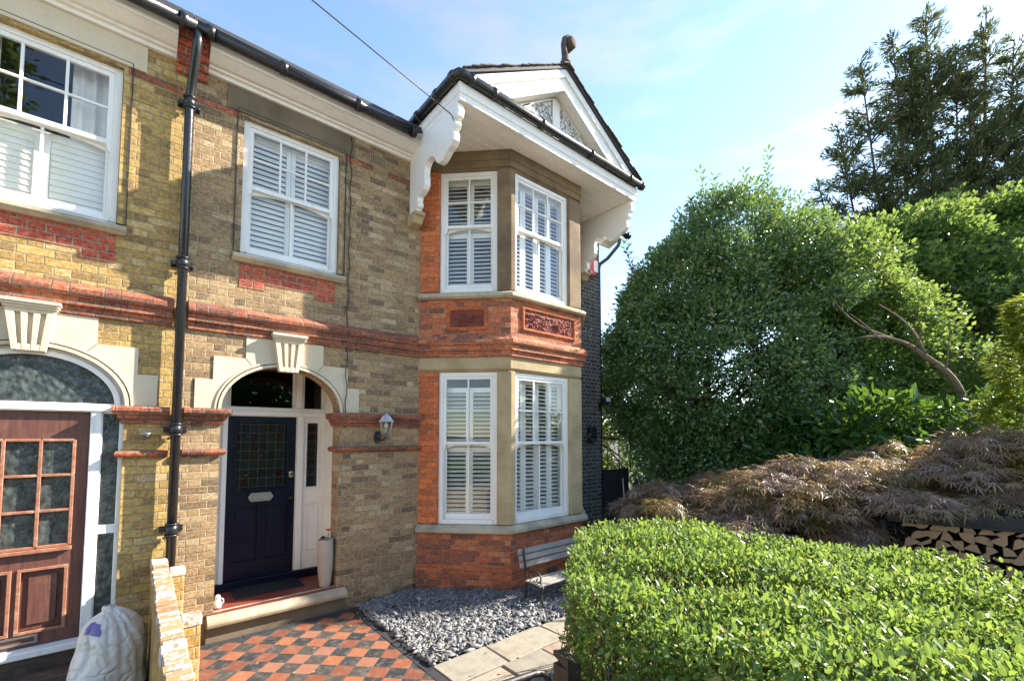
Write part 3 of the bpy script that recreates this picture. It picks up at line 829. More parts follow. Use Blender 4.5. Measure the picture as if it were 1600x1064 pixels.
for z0, z1, mt, jm in ((0.877, 2.99, M['stone_bath'], 1), (4.13, 5.90, M['stone_brown'], 2)):
    for F, s0, s1 in ((CF, 0.0, 0.285), (RF, CL - 0.285, CL)):
        b = MB(); b.box(s0, s1, -0.16, 0.0, z0, z1, F); b.build("brick_jamb", M['brick_rubbed'], H, 0.012)
    p1 = CF(1.115, 0, 0); p2 = FF(0.095, 0, 0); q2 = FF(0.095, -0.16, 0); q1 = CF(1.115, -0.16, 0); ic = mitre(BAY[1], (0.92, -0.93), (1, 0), -0.16)
    b = MB(); b.extrude([(p1.x, p1.y, z0), (BAY[1][0], BAY[1][1], z0), (p2.x, p2.y, z0), (q2.x, q2.y, z0), (ic[0], ic[1], z0), (q1.x, q1.y, z0)], (0, 0, z1 - z0))
    b.build("stone_pillar", mt, H, 0.012)
    p1 = FF(1.215, 0, 0); q1 = FF(1.215, -0.16, 0); p2 = RF(CL - 1.115, 0, 0); q2 = RF(CL - 1.115, -0.16, 0); ic = mitre(BAY[2], (1, 0), (0.92, 0.93), -0.16)
    b = MB(); b.extrude([(p1.x, p1.y, z0), (BAY[2][0], BAY[2][1], z0), (p2.x, p2.y, z0), (q2.x, q2.y, z0), (ic[0], ic[1], z0), (q1.x, q1.y, z0)], (0, 0, z1 - z0))
    b.build("stone_pillar", mt, H, 0.012)
for F, s0, s1, c, pn in ((CF, 0.285, 1.115, 2, 2), (FF, 0.095, 1.215, 3, 4), (RF, CL - 1.115, CL - 0.285, 2, 2)):
    window(H, F, s0, s1, 0.875, 2.985, 1.99, c, 2, 2, n=-0.05, panels=pn, angle=24, tiers=[(0.95, 1.93), (1.94, 2.78)] if c == 2 else [(0.95, 2.92)])
    window(H, F, s0, s1, 4.128, 5.895, 5.10, c, 2, 2, n=-0.05, panels=pn, angle=38, tiers=[(4.2, 5.05), (5.06, 5.84)] if c == 2 else [(4.2, 5.84)])

# carved terracotta panels
def relief(name, F, s0, s1, z0, z1, centres, seed, root):
    W, Hh = s1 - s0, z1 - z0
    b = MB()
    def h(u, v):
        x, z = u * W, v * Hh
        r = 0.0
        for (cx, cz, sg, k) in centres:
            dx, dz = x - cx * W, z - cz * Hh
            d = math.hypot(dx, dz); a = math.atan2(dz, dx)
            r = max(r, (0.5 + 0.5 * math.sin(sg * a * 5 + d * k * .6 + 5.0 * noise.noise((dx * 11, dz * 11, seed)))) * math.exp(-(d / 0.16) ** 2))
        r = r * (0.25 + 1.5 * abs(noise.noise((x * 16 + z * 9, z * 22, seed + 5)))) + 0.5 * abs(noise.noise((x * 30, z * 30, seed + 8)))
        e = min(u, 1 - u, v * Hh / W, (1 - v) * Hh / W)
        return 0.004 + 0.036 * r * min(1, e / 0.05)
    b.grid(lambda u, v: F(s0 + u * W, h(u, v), z0 + v * Hh), 110, 52)
    o = b.build(name, M['panel_red'], root)
    f = MB()
    f.plate(F, [(s0 - 0.055, z0 - 0.05), (s1 + 0.055, z0 - 0.05), (s1 + 0.055, z1 + 0.05), (s0 - 0.055, z1 + 0.05)], 0.0, 0.018, [[(s0, z0), (s1, z0), (s1, z1), (s0, z1)]])
    f.plate(F, [(s0 - 0.04, z0 - 0.035), (s1 + 0.04, z0 - 0.035), (s1 + 0.04, z1 + 0.035), (s0 - 0.04, z1 + 0.035)], 0.018, 0.03, [[(s0 - 0.018, z0 - 0.018), (s1 + 0.018, z0 - 0.018), (s1 + 0.018, z1 + 0.018), (s0 - 0.018, z1 + 0.018)]])
    f.build("panel_frame", M['brick_rubbed'], o, 0.004)
    return o
relief("carved_panel", CF, 0.45, 0.93, 3.62, 3.86, [(0.3, 0.4, 1, 55), (0.72, 0.55, -1, 55), (0.5, 0.3, 1, 40)], 3, H)
relief("carved_panel", FF, 0.25, 1.27, 3.63, 3.89, [(0.14, 0.5, 1, 60), (0.33, 0.45, -1, 60), (0.62, 0.5, 1, 60), (0.84, 0.5, -1, 60)], 9, H)

# bay roof box: soffit, fascia, gutter
XL, XR, YF = 2.85, 6.45, -1.25
b = MB(); b.box(XL + 0.0, XR, YF, -0.001, 6.17, 6.2)
for i in range(1, 8):
    y = YF + 0.155 * i
    b.box(XL + 0.09, XR - 0.09, y - 0.003, y + 0.003, 6.164, 6.17)
b.build("soffit", M['soffit'], H)
b = MB()
pth = [(XL, 0.0), (XL, YF), (XR, YF), (XR, 0.0)]
b.sweep(pth, [(0.0, 6.165), (0.022, 6.165), (0.022, 6.245), (0.034, 6.25), (0.04, 6.27), (0.04, 6.375), (0.0, 6.375)])
b.build("fascia", M['white'], H, 0.003)
gutter(H, [(XL - 0.085, 0.12, 6.43), (XL - 0.085, YF - 0.02, 6.43), (XL - 0.07, YF - 0.07, 6.43), (XL, YF - 0.085, 6.43), (XR + 0.12, YF - 0.085, 6.43)],
       [((XL - 0.085, -0.35, 6.43), (0, 1, 0)), ((XL - 0.085, -0.85, 6.43), (0, 1, 0)), ((XL - 0.085, YF + 0.03, 6.43), (0, 1, 0)), ((XL + 0.1, YF - 0.085, 6.43), (1, 0, 0)), ((XL + 0.45, YF - 0.085, 6.43), (1, 0, 0)), ((4.15, YF - 0.085, 6.43), (1, 0, 0)), ((5.2, YF - 0.085, 6.43), (1, 0, 0)), ((6.2, YF - 0.085, 6.43), (1, 0, 0)), ((XR + 0.1, YF - 0.085, 6.43), (1, 0, 0))])
# gable roof
GX, GZ = 4.65, 7.51
b = MB()
for sg in (-1, 1):
    ex = GX + sg * 1.84
    b.extrude([(ex, -1.36, 6.43), (GX, -1.36, GZ), (GX, -1.36, GZ + 0.055), (ex - sg * 0.0, -1.36, 6.485)], (0, 4.6, 0))
# ragged slate edges along the verge
for sg in (-1, 1):
    for i in range(16):
        t0, t1 = i / 16, (i + 1.12) / 16
        xa, za = GX + sg * 1.84 * (1 - t0), 6.475 + (GZ - 6.43) * t0
        xb, zb = GX + sg * 1.84 * (1 - t1), 6.475 + (GZ - 6.43) * t1
        dy = random.uniform(-0.03, 0.01); dz = 0.012
        b.extrude([(xa, -1.385 + dy, za + dz), (xb, -1.385 + dy, zb), (xb, -1.385 + dy, zb + 0.014), (xa, -1.385 + dy, za + dz + 0.014)], (0, 0.4, 0))
b.tube([(GX, -1.34, GZ + 0.03), (GX, 3.2, GZ + 0.03)], 0.05, 8)
b.box(XL - 0.02, XR + 0.02, YF - 0.03, 0.3, 6.378, 6.40)
b.build("gable_roof", M['slate'], H)
for sg in (-1, 1):
    b = MB()
    X = lambda d: GX + sg * d
    b.extrude([(X(1.80), -1.335, 6.43), (X(0), -1.335, 7.505), (X(0), -1.335, 7.39), (X(1.60), -1.335, 6.42)], (0, 0.03, 0))
    b.extrude([(X(1.68), -1.305, 6.405), (X(0), -1.305, 7.45), (X(0), -1.305, 7.20), (X(1.26), -1.305, 6.405)], (0, 0.035, 0))
    b.build("bargeboard", M['white'], H)
for sg in (-1, 1):
    b = MB()
    X = lambda d: GX + sg * d
    b.extrude([(X(1.28), -1.27, 6.41), (X(0), -1.27, 7.21), (X(0), -1.27, 7.24), (X(1.30), -1.27, 6.44)], (0, 0.17, 0))
    b.extrude([(X(1.25), -1.13, 6.40), (X(0), -1.13, 7.19), (X(0), -1.13, 7.18), (X(1.14), -1.13, 6.40)], (0, 0.03, 0))
    b.build("verge_soffit", M['soffit'], H)
b = MB(); b.extrude([(GX - 1.3, -1.095, 6.40), (GX + 1.3, -1.095, 6.40), (GX, -1.095, 7.28)], (0, 0.05, 0))
ped = b.build("pediment", M['white'], H)
b = MB()
for x in (GX - 0.61, GX, GX + 0.61):
    ht = 6.40 + 0.86 * (1 - abs(x - GX) / 1.27)
    hh = lambda q: 6.40 + 0.86 * (1 - abs(q - GX) / 1.27) - 0.06
    b = MB(); b.extrude([(x - 0.075, -1.13, 6.40), (x + 0.075, -1.13, 6.40), (x + 0.075, -1.13, hh(x + 0.075)), (x, -1.13, hh(x)), (x - 0.075, -1.13, hh(x - 0.075))], (0, 0.035, 0)); b.build("upright", M['white'], ped)
t = NT("pargeting")
vr = t.n("ShaderNodeTexVoronoi", feature='DISTANCE_TO_EDGE'); vr.inputs["Scale"].default_value = 16.0
mpv = t.n("ShaderNodeMix", data_type='VECTOR'); mpv.inputs[0].default_value = 0.12
nsv = t.n("ShaderNodeTexNoise"); nsv.inputs["Scale"].default_value = 9.0
t.put(nsv.inputs["Vector"], t.obj()); t.put(mpv.inputs[4], t.obj()); t.put(mpv.inputs[5], nsv.outputs["Color"]); t.put(vr.inputs["Vector"], mpv.outputs[1])
e_ = t.smooth(vr.outputs["Distance"], 0.03, 0.12)
t.bump(e_, 0.015)
M['parget'] = t.set(t.mix(e_, (0.22, 0.21, 0.20), (0.66, 0.65, 0.62)), 0.8)
for xa, xb in ((GX - 1.15, GX - 0.685), (GX - 0.535, GX - 0.075), (GX + 0.075, GX + 0.535), (GX + 0.685, GX + 1.15)):
    ha = lambda x: 6.40 + 0.86 * (1 - abs(x - GX) / 1.27) - 0.08
    b = MB(); b.extrude([(xa, -1.115, 6.40), (xb, -1.115, 6.40), (xb, -1.115, max(6.402, ha(xb))), (xa, -1.115, max(6.402, ha(xa)))], (0, 0.018, 0))
    b.build("parget_panel", M['parget'], ped)
# finial: dark terracotta horn with a curled end
b = MB()
b.lathe((GX - 0.01, -1.33, GZ + 0.03), [(0.085, 0), (0.09, 0.05), (0.055, 0.09), (0.06, 0.13), (0.045, 0.16)], 12)
b.tube([(GX - 0.01, -1.33, GZ + 0.16), (GX - 0.035, -1.33, GZ + 0.26), (GX - 0.045, -1.33, GZ + 0.36), (GX - 0.02, -1.33, GZ + 0.45), (GX + 0.04, -1.33, GZ + 0.50), (GX + 0.10, -1.33, GZ + 0.48), (GX + 0.13, -1.33, GZ + 0.42)], [0.05, 0.042, 0.042, 0.046, 0.055, 0.05, 0.03], 12)
b.tube([(GX + 0.085, -1.415, GZ + 0.43), (GX + 0.085, -1.40, GZ + 0.43), (GX + 0.085, -1.26, GZ + 0.43)], [0.055, 0.085, 0.085], 16)
b.build("finial", M['terra_dark'], H)
# fretted brackets
brk = [(-1.215, 6.165), (-1.25, 6.05), (-1.225, 5.985), (-1.165, 5.97), (-1.185, 5.915), (-1.16, 5.875), (-1.12, 5.865), (-1.15, 5.79), (-1.135, 5.73), (-1.08, 5.685), (-1.0, 5.66), (-0.93, 5.615), (-0.86, 5.585), (-0.78, 5.59), (-0.72, 5.64), (-0.68, 5.71), (-0.62, 5.765), (-0.55, 5.785), (-0.48, 5.77), (-0.43, 5.72), (-0.415, 5.64), (-0.43, 5.56), (-0.43, 5.48), (-0.39, 5.43), (-0.32, 5.40), (-0.24, 5.385), (-0.225, 5.33), (-0.25, 5.29), (-0.235, 5.25), (-0.19, 5.235), (-0.21, 5.19), (0.0, 5.19), (0.0, 6.165)]
for x in (XL - 0.022, XR - 0.068):
    b = MB(); b.extrude([(x, y, z) for y, z in brk], (0.09, 0, 0))
    br = b.build("bracket", M['white'], H, 0.004)
    b = MB(); b.extrude([(x - 0.03, 0, 5.19), (x - 0.03, -0.245, 5.19), (x - 0.03, -0.245, 5.145), (x - 0.03, -0.20, 5.13), (x - 0.03, -0.15, 5.05), (x - 0.03, 0, 5.03)], (0.15, 0, 0))
    b.build("bracket_foot", M['stone_bath'], br, 0.006)
# right hand eaves end with rainwater pipe
b = MB()
b.extrude([(7.05, 0, 5.98), (7.05, -0.30, 6.08), (7.05, -0.30, 6.22), (7.05, 0, 6.22)], (0.33, 0, 0)); b.build("eaves_box", M['soffit'], H)
b = MB(); b.tube([(7.3, -0.33, 6.17), (7.3, -0.33, 6.02), (7.29, -0.3, 5.93), (7.20, -0.1, 5.70), (7.12, 0.04, 5.60), (7.11, 0.06, 5.5), (7.11, 0.06, 0.0)], 0.036, 12); b.build("downpipe", M['black'], H)
# air bricks
b = MB(); b.box(2.237, 2.465, 0.0, 0.006, 5.745, 5.88, FAC)
av = b.build("air_brick", mat_stone("air_brick_clay", (0.34, 0.25, 0.15), (0.2, 0.15, 0.09), 0.5), H)
b = MB()
for i in range(7):
    for j in range(4):
        b.box(2.25 + i * 0.03, 2.25 + i * 0.03 + 0.018, 0.006, 0.0072, 5.758 + j * 0.03, 5.758 + j * 0.03 + 0.018, FAC)
b.build("air_hole", M['lead'], av)
b = MB(); b.box(0.62, 0.84, 0.05, 0.058, 0.06, 0.2, FF)
av = b.build("air_brick", M['stone_lintel'], H)
b = MB()
for j in range(6): b.box(0.635, 0.825, 0.058, 0.0595, 0.073 + j * 0.02, 0.083 + j * 0.02, FF)
b.build("air_hole", M['lead'], av)

# ------------------------------------------------------------------ porch, front door
DF = Frame((0, 0.74), (1, 0))
for q in ((0.60, 0.655, 0.251, 0.80, 0.2, 2.97), (1.955, 2.01, 0.251, 0.80, 0.2, 2.97)):
    b = MB(); b.box(*q); b.build("porch_wall", M['soffit'], H)
b = MB(); b.box(0.60, 2.01, 0.251, 0.80, 2.97, 3.02); b.build("porch_ceiling", M['soffit'], H)
b = MB(); b.box(0.60, 2.01, -0.01, 0.82, 0.0, 0.255); b.build("porch_floor", M['quarry'], H)
b = MB(); b.sweep([(0.60, 0), (2.02, 0)], [(-0.06, 0.125), (0.075, 0.125), (0.105, 0.14), (0.115, 0.175), (0.105, 0.205), (0.08, 0.222), (-0.06, 0.262)])
st = b.build("doorstep", M['stone_step'], H, 0.006)
b = MB(); b.box(0.60, 2.02, -0.045, -0.002, -0.05, 0.125); b.build("riser", M['stone_lintel'], st)
b = MB()
b.plate(DF, [(0.656, 0.26), (1.954, 0.26), (1.954, 2.968), (0.656, 2.968)], -0.03, 0.03, [[(0.828, 0.3), (1.60, 0.3), (1.60, 2.338), (0.828, 2.338)], [(0.85, 2.455), (1.545, 2.455), (1.545, 2.95), (0.85, 2.95)], [(1.69, 2.455), (1.912, 2.455), (1.912, 2.95), (1.69, 2.95)], [(1.737, 1.415), (1.875, 1.415), (1.875, 2.265), (1.737, 2.265)]])
b.box(0.656, 1.954, 0.03, 0.075, 2.345, 2.40, DF); b.box(0.656, 1.954, 0.03, 0.055, 2.40, 2.448, DF)
b.box(1.605, 1.68, 0.03, 0.065, 0.36, 2.345, DF); b.box(0.775, 0.825, 0.03, 0.065, 0.3, 2.345, DF)
b.box(1.58, 1.655, 0.03, 0.065, 2.45, 2.95, DF)
for (x0, x1, z0, z1) in ((1.748, 1.872, 0.60, 1.185), (1.728, 1.884, 1.405, 2.275), (0.842, 1.553, 2.449, 2.955), (1.683, 1.92, 2.449, 2.955)):
    b.plate(DF, [(x0 - 0.014, z0 - 0.014), (x1 + 0.014, z0 - 0.014), (x1 + 0.014, z1 + 0.014), (x0 - 0.014, z1 + 0.014)], 0.03, 0.042, [[(x0, z0), (x1, z0), (x1, z1), (x0, z1)]])
df = b.build("door_frame", M['white'], H, 0.003)
MB().box(0.845, 1.55, -0.005, 0.0, 2.45, 2.955, DF).build("fanlight", M['glass_dark'], df)
MB().box(1.685, 1.917, -0.005, 0.0, 2.45, 2.955, DF).build("fanlight", M['glass_dark'], df)
MB().box(1.732, 1.88, -0.012, -0.006, 1.41, 2.27, DF).build("sidelight", M['stained'], df)
MB().box(0.64, 1.97, -0.02, 0.085, 0.256, 0.352, DF).build("threshold", M['navy'], H, 0.006)
b = MB()
gl_, pa, pb = (0.922, 1.49, 1.43, 2.262), (0.895, 1.18, 0.555, 1.225), (1.245, 1.525, 0.555, 1.225)
hole = lambda r: [(r[0], r[2]), (r[1], r[2]), (r[1], r[3]), (r[0], r[3])]
b.plate(DF, [(0.831, 0.357), (1.597, 0.357), (1.597, 2.335), (0.831, 2.335)], -0.03, 0.012, [hole(gl_), hole(pa), hole(pb)])
for r in (gl_, pa, pb):
    b.plate(DF, [(r[0] - 0.02, r[2] - 0.02), (r[1] + 0.02, r[2] - 0.02), (r[1] + 0.02, r[3] + 0.02), (r[0] - 0.02, r[3] + 0.02)], 0.012, 0.022, [[(r[0] + 0.004, r[2] + 0.004), (r[1] - 0.004, r[2] + 0.004), (r[1] - 0.004, r[3] - 0.004), (r[0] + 0.004, r[3] - 0.004)]])
for r in (pa, pb):
    b.box(r[0], r[1], -0.03, -0.012, r[2], r[3], DF); b.box(r[0] + 0.045, r[1] - 0.045, -0.012, -0.002, r[2] + 0.045, r[3] - 0.045, DF)
fd = b.build("front_door", M['navy'], H, 0.004)
MB().box(gl_[0], gl_[1], -0.02, -0.012, gl_[2], gl_[3], DF).build("stained_glass", M['stained'], fd)
for cx, cz in ((1.045, 2.09), (1.37, 2.09), (1.207, 1.845), (1.045, 1.60), (1.37, 1.60)):
    b = MB(); b.tube([DF(cx, -0.0125, cz), DF(cx, -0.009, cz)], 0.036, 20); b.build("glass_roundel", M['stained'], fd)
b = MB(); b.plate(DF, [(1.065, 1.33), (1.10, 1.275), (1.315, 1.275), (1.35, 1.33), (1.315, 1.385), (1.10, 1.385)], 0.012, 0.024); b.box(1.115, 1.30, 0.024, 0.034, 1.30, 1.36, DF)
b.build("letterbox", M['chrome'], fd, 0.003)
b = MB(); b.tube([DF(1.55, 0.012, 1.61), DF(1.55, 0.03, 1.61)], 0.03, 16); b.tube([DF(1.55, 0.012, 1.575), DF(1.55, 0.03, 1.575)], 0.028, 16); b.build("door_lock", M['chrome'], fd)
b = MB(); b.tube([DF(1.555, 0.012, 1.29), DF(1.555, 0.022, 1.29)], 0.025, 16); b.build("keyhole", M['iron'], fd)

# neighbour's worn door, sidelights and arched fanlight
ND = Frame((0, 0.035), (1, 0))
narch = lambda e: [(mx(p[0]), p[1]) for p in reversed(arch(e))]
b = MB()
fan = [(mx(CX + HW) + 0.06, 2.395)] + [(p[0], p[1]) for p in narch(-0.06) if p[1] > 2.40] + [(mx(CX - HW) - 0.06, 2.395)]
xl, xr = mx(CX + HW), mx(CX - HW)
sl_ = [(-0.255, 1.27), (-0.138, 1.27), (-0.138, 2.305), (-0.255, 2.305)]; sl2 = [(-0.255, 0.42), (-0.138, 0.42), (-0.138, 1.19), (-0.255, 1.19)]
b.plate(ND, [(xl, 0.2), (xr, 0.2), (xr, SPR)] + [p for p in reversed(narch(0.0))][1:-1] + [(xl, SPR)], -0.06, 0.0,
        [list(reversed(fan)), [(-1.185, 0.29), (-0.34, 0.29), (-0.34, 2.315), (-1.185, 2.315)], sl_, sl2])
b.plate(ND, narch(-0.03) + list(reversed(narch(-0.075))), 0.0, 0.02)
b.box(xl, xr, 0.0, 0.03, 2.325, 2.39, ND); b.box(-0.335, -0.265, 0.0, 0.015, 0.3, 2.325, ND)
nf = b.build("door_frame", M['white_old'], N, 0.004)
MB().box(xl + 0.05, xr - 0.05, -0.03, -0.025, 2.39, 2.86, ND).build("fanlight", M['glass_rough'], nf)
MB().box(-0.26, -0.13, -0.03, -0.025, 0.4, 2.31, ND).build("sidelight", M['glass_rough'], nf)
b = MB()
cols = [(-1.07, -0.875), (-0.86, -0.655), (-0.64, -0.445)]
rws = [(1.14, 1.43), (1.45, 1.74), (1.76, 2.05)]
hs = [[(c[0], r[0]), (c[1], r[0]), (c[1], r[1]), (c[0], r[1])] for c in cols for r in rws]
nps = [(-1.07, -0.79, 0.42, 0.94), (-0.73, -0.45, 0.42, 0.94)]
b.plate(ND, [(-1.182, 0.292), (-0.343, 0.292), (-0.343, 2.312), (-1.182, 2.312)], -0.075, -0.02, hs + [hole(r) for r in nps])
for r in nps:
    b.box(r[0], r[1], -0.075, -0.055, r[2], r[3], ND); b.box(r[0] + 0.05, r[1] - 0.05, -0.055, -0.04, r[2] + 0.05, r[3] - 0.05, ND)
od = b.build("front_door", M['old_door'], N, 0.005)
b = MB()
for x in (-1.0775, -0.8675, -0.6475, -0.4375):
    b.box(x - 0.012, x + 0.012, -0.02, -0.004, 1.13, 2.06, ND)
for z in (1.13, 1.44, 1.75, 2.06):
    for c in cols: b.box(c[0] - 0.003, c[1] + 0.003, -0.02, -0.006, z - 0.012, z + 0.012, ND)
b.box(-1.1, -0.42, -0.02, 0.02, 1.085, 1.115, ND)
for r in nps:
    b.plate(ND, [(r[0] - 0.015, r[2] - 0.015), (r[1] + 0.015, r[2] - 0.015), (r[1] + 0.015, r[3] + 0.015), (r[0] - 0.015, r[3] + 0.015)], -0.02, -0.008, [[(r[0] + 0.01, r[2] + 0.01), (r[1] - 0.01, r[2] + 0.01), (r[1] - 0.01, r[3] - 0.01), (r[0] + 0.01, r[3] - 0.01)]])
b.build("glazing_bar", M['old_bar'], od, 0.003)
MB().box(-1.08, -0.44, -0.055, -0.05, 1.13, 2.06, ND).build("pane", M['glass_rough'], od)
b = MB(); b.plate(ND, [(-0.95, 0.325), (-0.60, 0.325), (-0.60, 0.395), (-0.95, 0.395)], -0.02, -0.005, [[(-0.93, 0.342), (-0.62, 0.342), (-0.62, 0.378), (-0.93, 0.378)]]); b.build("letterbox", M['chrome'], od)
MB().box(-1.4, -0.10, 0.0, 0.10, 0.235, 0.29, ND).build("threshold", M['white_old'], N, 0.006)
b = MB(); b.box(-1.5, -0.06, -0.04, 0.0, 0.0, 0.235); b.box(-1.5, -0.06, -0.30, -0.04, 0.0, 0.12); b.build("doorstep", M['dark_wood'], N, 0.006)

# ------------------------------------------------------------------ ground, path, slabs, gravel
t = NT("earth")
n1 = t.noise(t.pos(), 1.5, 6.0, 0.65); n2 = t.noise(t.pos(), 22.0, 5.0, 0.7)
t.bump(n2, 0.02)
M['earth'] = t.set(t.mix(n1, (0.05, 0.042, 0.033), (0.10, 0.085, 0.065)), 0.95)
t = NT("old_concrete")
n1 = t.noise(t.pos(), 2.5, 6.0, 0.65); n2 = t.noise(t.pos(), 50.0, 4.0, 0.7)
t.bump(n2, 0.004)
M['concrete'] = t.set(t.mix(t.smooth(n1, 0.3, 0.7), (0.15, 0.135, 0.115), (0.24, 0.22, 0.19)), 0.9)
b = MB(); b.add([(-300, -300, -0.045), (300, -300, -0.045), (300, 300, -0.045), (-300, 300, -0.045)], [(0, 1, 2, 3)])
tag(b.build("ground", M['earth'], recalc=False), kind='structure')
b = MB(); b.box(-5, 0.14, -4.0, -0.02, -0.06, 0.0)
tag(b.build("neighbour_path", M['concrete']), kind='structure')
b = MB(); b.box(0.26, 2.03, -4.0, -0.20, -0.06, 0.0)
tag(b.build("tiled_path", M['tiles']), kind='structure')
M['border'] = mat_plain("black_border_tile", (0.045, 0.045, 0.05), 0.5, 0, 0.4, 8, 0.001)
b = MB()
for i in range(26):                              # border tiles laid end to end
    b.box(2.034, 2.115, -0.202 - 0.15 * (i + 1) + 0.004, -0.202 - 0.15 * i, -0.06, 0.004 + random.uniform(-0.002, 0.002))
for i in range(12):
    b.box(2.115 - 0.15 * (i + 1) + 0.004, 2.115 - 0.15 * i, -0.198, -0.125, -0.06, 0.004 + random.uniform(-0.002, 0.002))
tag(b.build("path_border", M['border']), kind='structure')
t = NT("pavement_slabs")
br_ = t.n("ShaderNodeTexBrick"); br_.inputs["Scale"].default_value = 1.0; br_.inputs["Brick Width"].default_value = 0.75; br_.inputs["Row Height"].default_value = 0.6; br_.inputs["Mortar Size"].default_value = 0.008
br_.inputs["Color1"].default_value = (0.40, 0.37, 0.32, 1); br_.inputs["Color2"].default_value = (0.48, 0.44, 0.38, 1); br_.inputs["Mortar"].default_value = (0.16, 0.14, 0.12, 1)
t.put(br_.inputs["Vector"], t.pos())
M['pavement'] = t.set(t.mix(t.smooth(t.noise(t.pos(), 3.0, 6.0), 0.4, 0.8, 0, .4), br_.outputs["Color"], (0.28, 0.26, 0.22)), 0.9)
b = MB(); b.box(-40, 40, -11.0, -7.15, -0.10, -0.01); b.box(-40, 1.6, -7.15, -4.25, -0.10, -0.01)
tag(b.build("pavement", M['pavement']), kind='structure')
t = NT("asphalt")
M['asphalt'] = t.set(t.mix(t.noise(t.pos(), 30.0, 5.0), (0.09, 0.088, 0.085), (0.16, 0.155, 0.15)), 0.9)
b = MB(); b.box(-40, 40, -17.5, -11.0, -0.16, -0.03); tag(b.build("road", M['asphalt']), kind='structure')
# riven flagstones
M['flag'] = mat_island("riven_flagstone", [(0, (0.20, 0.18, 0.15)), (0.3, (0.27, 0.24, 0.19)), (0.5, (0.29, 0.215, 0.165)), (0.7, (0.21, 0.205, 0.195)), (1, (0.31, 0.265, 0.195))], 0.75, 0.006, 7.0, 0.5)
b = MB()
y = -1.96
for rowi in range(5):
    dep = (0.40, 0.56, 0.62, 0.55, 0.6)[rowi]
    x = 2.125 + (0.0, -0.1, 0, -0.2, 0)[rowi]
    while x < 6.6:
        w = random.choice((0.42, 0.6, 0.75, 0.5))
        jx = lambda: random.uniform(-0.012, 0.012)
        z = random.uniform(0.0, 0.012)
        P = [(max(2.12, x) + jx() * .5, y - dep + 0.018 + jx(), z), (x + w - 0.018 + jx(), y - dep + 0.018 + jx(), z), (x + w - 0.018 + jx(), y + jx(), z), (max(2.12, x) + jx() * .5, y + jx(), z)]
        b.extrude([(p[0], p[1], -0.06) for p in P], (0, 0, 0.06 + z))
        x += w
    y -= dep
tag(b.build("flagstone_path", M['flag'], None, 0.006), kind='structure')

# slate chippings
reg = [(2.12, -0.11), (2.9, -0.03), (3.0, -0.08), (3.88, -0.99), (5.45, -0.99), (6.37, -0.06), (7.2, -0.02), (7.2, -1.95), (2.12, -1.95)]
def inpoly(x, y, poly):
    ins = np.zeros(len(x), bool); n = len(poly)
    for i in range(n):
        x0, y0 = poly[i]; x1, y1 = poly[(i + 1) % n]
        c = ((y0 > y) != (y1 > y)) & (x < (x1 - x0) * (y - y0) / (y1 - y0 + 1e-12) + x0)
        ins ^= c
    return ins
n = 42000
px = rng.uniform(2.12, 7.2, n); py = rng.uniform(-1.99, 0.0, n)
k = inpoly(px, py, reg); px, py = px[k], py[k]
n = len(px)
# denser near the camera side: keep all
sz = rng.gamma(4.0, 0.0060, n).clip(0.013, 0.075)
bump_ = np.array([0.03 * noise.noise((a * 2.2, c * 2.2, 0)) for a, c in zip(px, py)])
pz = 0.012 + bump_ + rng.uniform(-0.012, 0.028, n)
base = np.array([(-1.05, -.35, 0), (-.1, -.62, 0), (1.1, -.45, 0), (.85, .25, 0), (.05, .62, 0), (-.8, .5, 0)], dtype=np.float32)
top = base * np.array([.93, .9, 1], dtype=np.float32)
T = np.concatenate([base, top])
ax = randdir(n) * np.array([1, 1, 0.38]); ax = norm(ax)
nr = norm(np.stack([rng.normal(0, .27, n), rng.normal(0, .27, n), np.ones(n)], 1))
ay = norm(np.cross(nr, ax)); az = np.cross(ax, ay)
tz = np.concatenate([np.full(6, -1.0), np.full(6, 1.0)])
j6 = rng.uniform(0.5, 1.35, (n, 6)); jit = np.concatenate([j6, j6], 1)
el = rng.uniform(0.5, 0.95, n); th = sz * rng.uniform(0.07, 0.2, n)
V = np.stack([px, py, pz], 1)[:, None, :] + ax[:, None, :] * (T[None, :, 0:1] * jit[..., None] * sz[:, None, None]) + ay[:, None, :] * (T[None, :, 1:2] * jit[..., None] * (sz * el)[:, None, None]) + az[:, None, :] * (tz[None, :, None] * th[:, None, None])
F_ = []
for i in range(6):
    j = (i + 1) % 6
    F_ += [(i, j, j + 6), (i, j + 6, i + 6)]
F_ += [(6, 7, 8), (6, 8, 9), (6, 9, 10), (6, 10, 11)]
tri = (np.arange(n)[:, None, None] * 12 + np.array(F_)[None]).reshape(-1, 3)
M['chips'] = mat_island("slate_chippings", [(0, (0.125, 0.125, 0.127)), (0.5, (0.18, 0.179, 0.181)), (0.85, (0.23, 0.227, 0.225)), (0.96, (0.27, 0.26, 0.245)), (0.985, (0.30, 0.26, 0.20)), (1, (0.4, 0.38, 0.34))], 0.5, 0.002, 60.0, 0.3, 0.5)
g = mesh_np("slate_chippings", V.reshape(-1, 3), tri, M['chips'])
tag(g, "loose blue grey slate chippings spread in front of the bay", "gravel", kind="stuff")
b = MB(); b.extrude([(x, y, -0.05) for x, y in reg], (0, 0, 0.045))
tag(b.build("gravel_bed", M['border']), kind='structure')

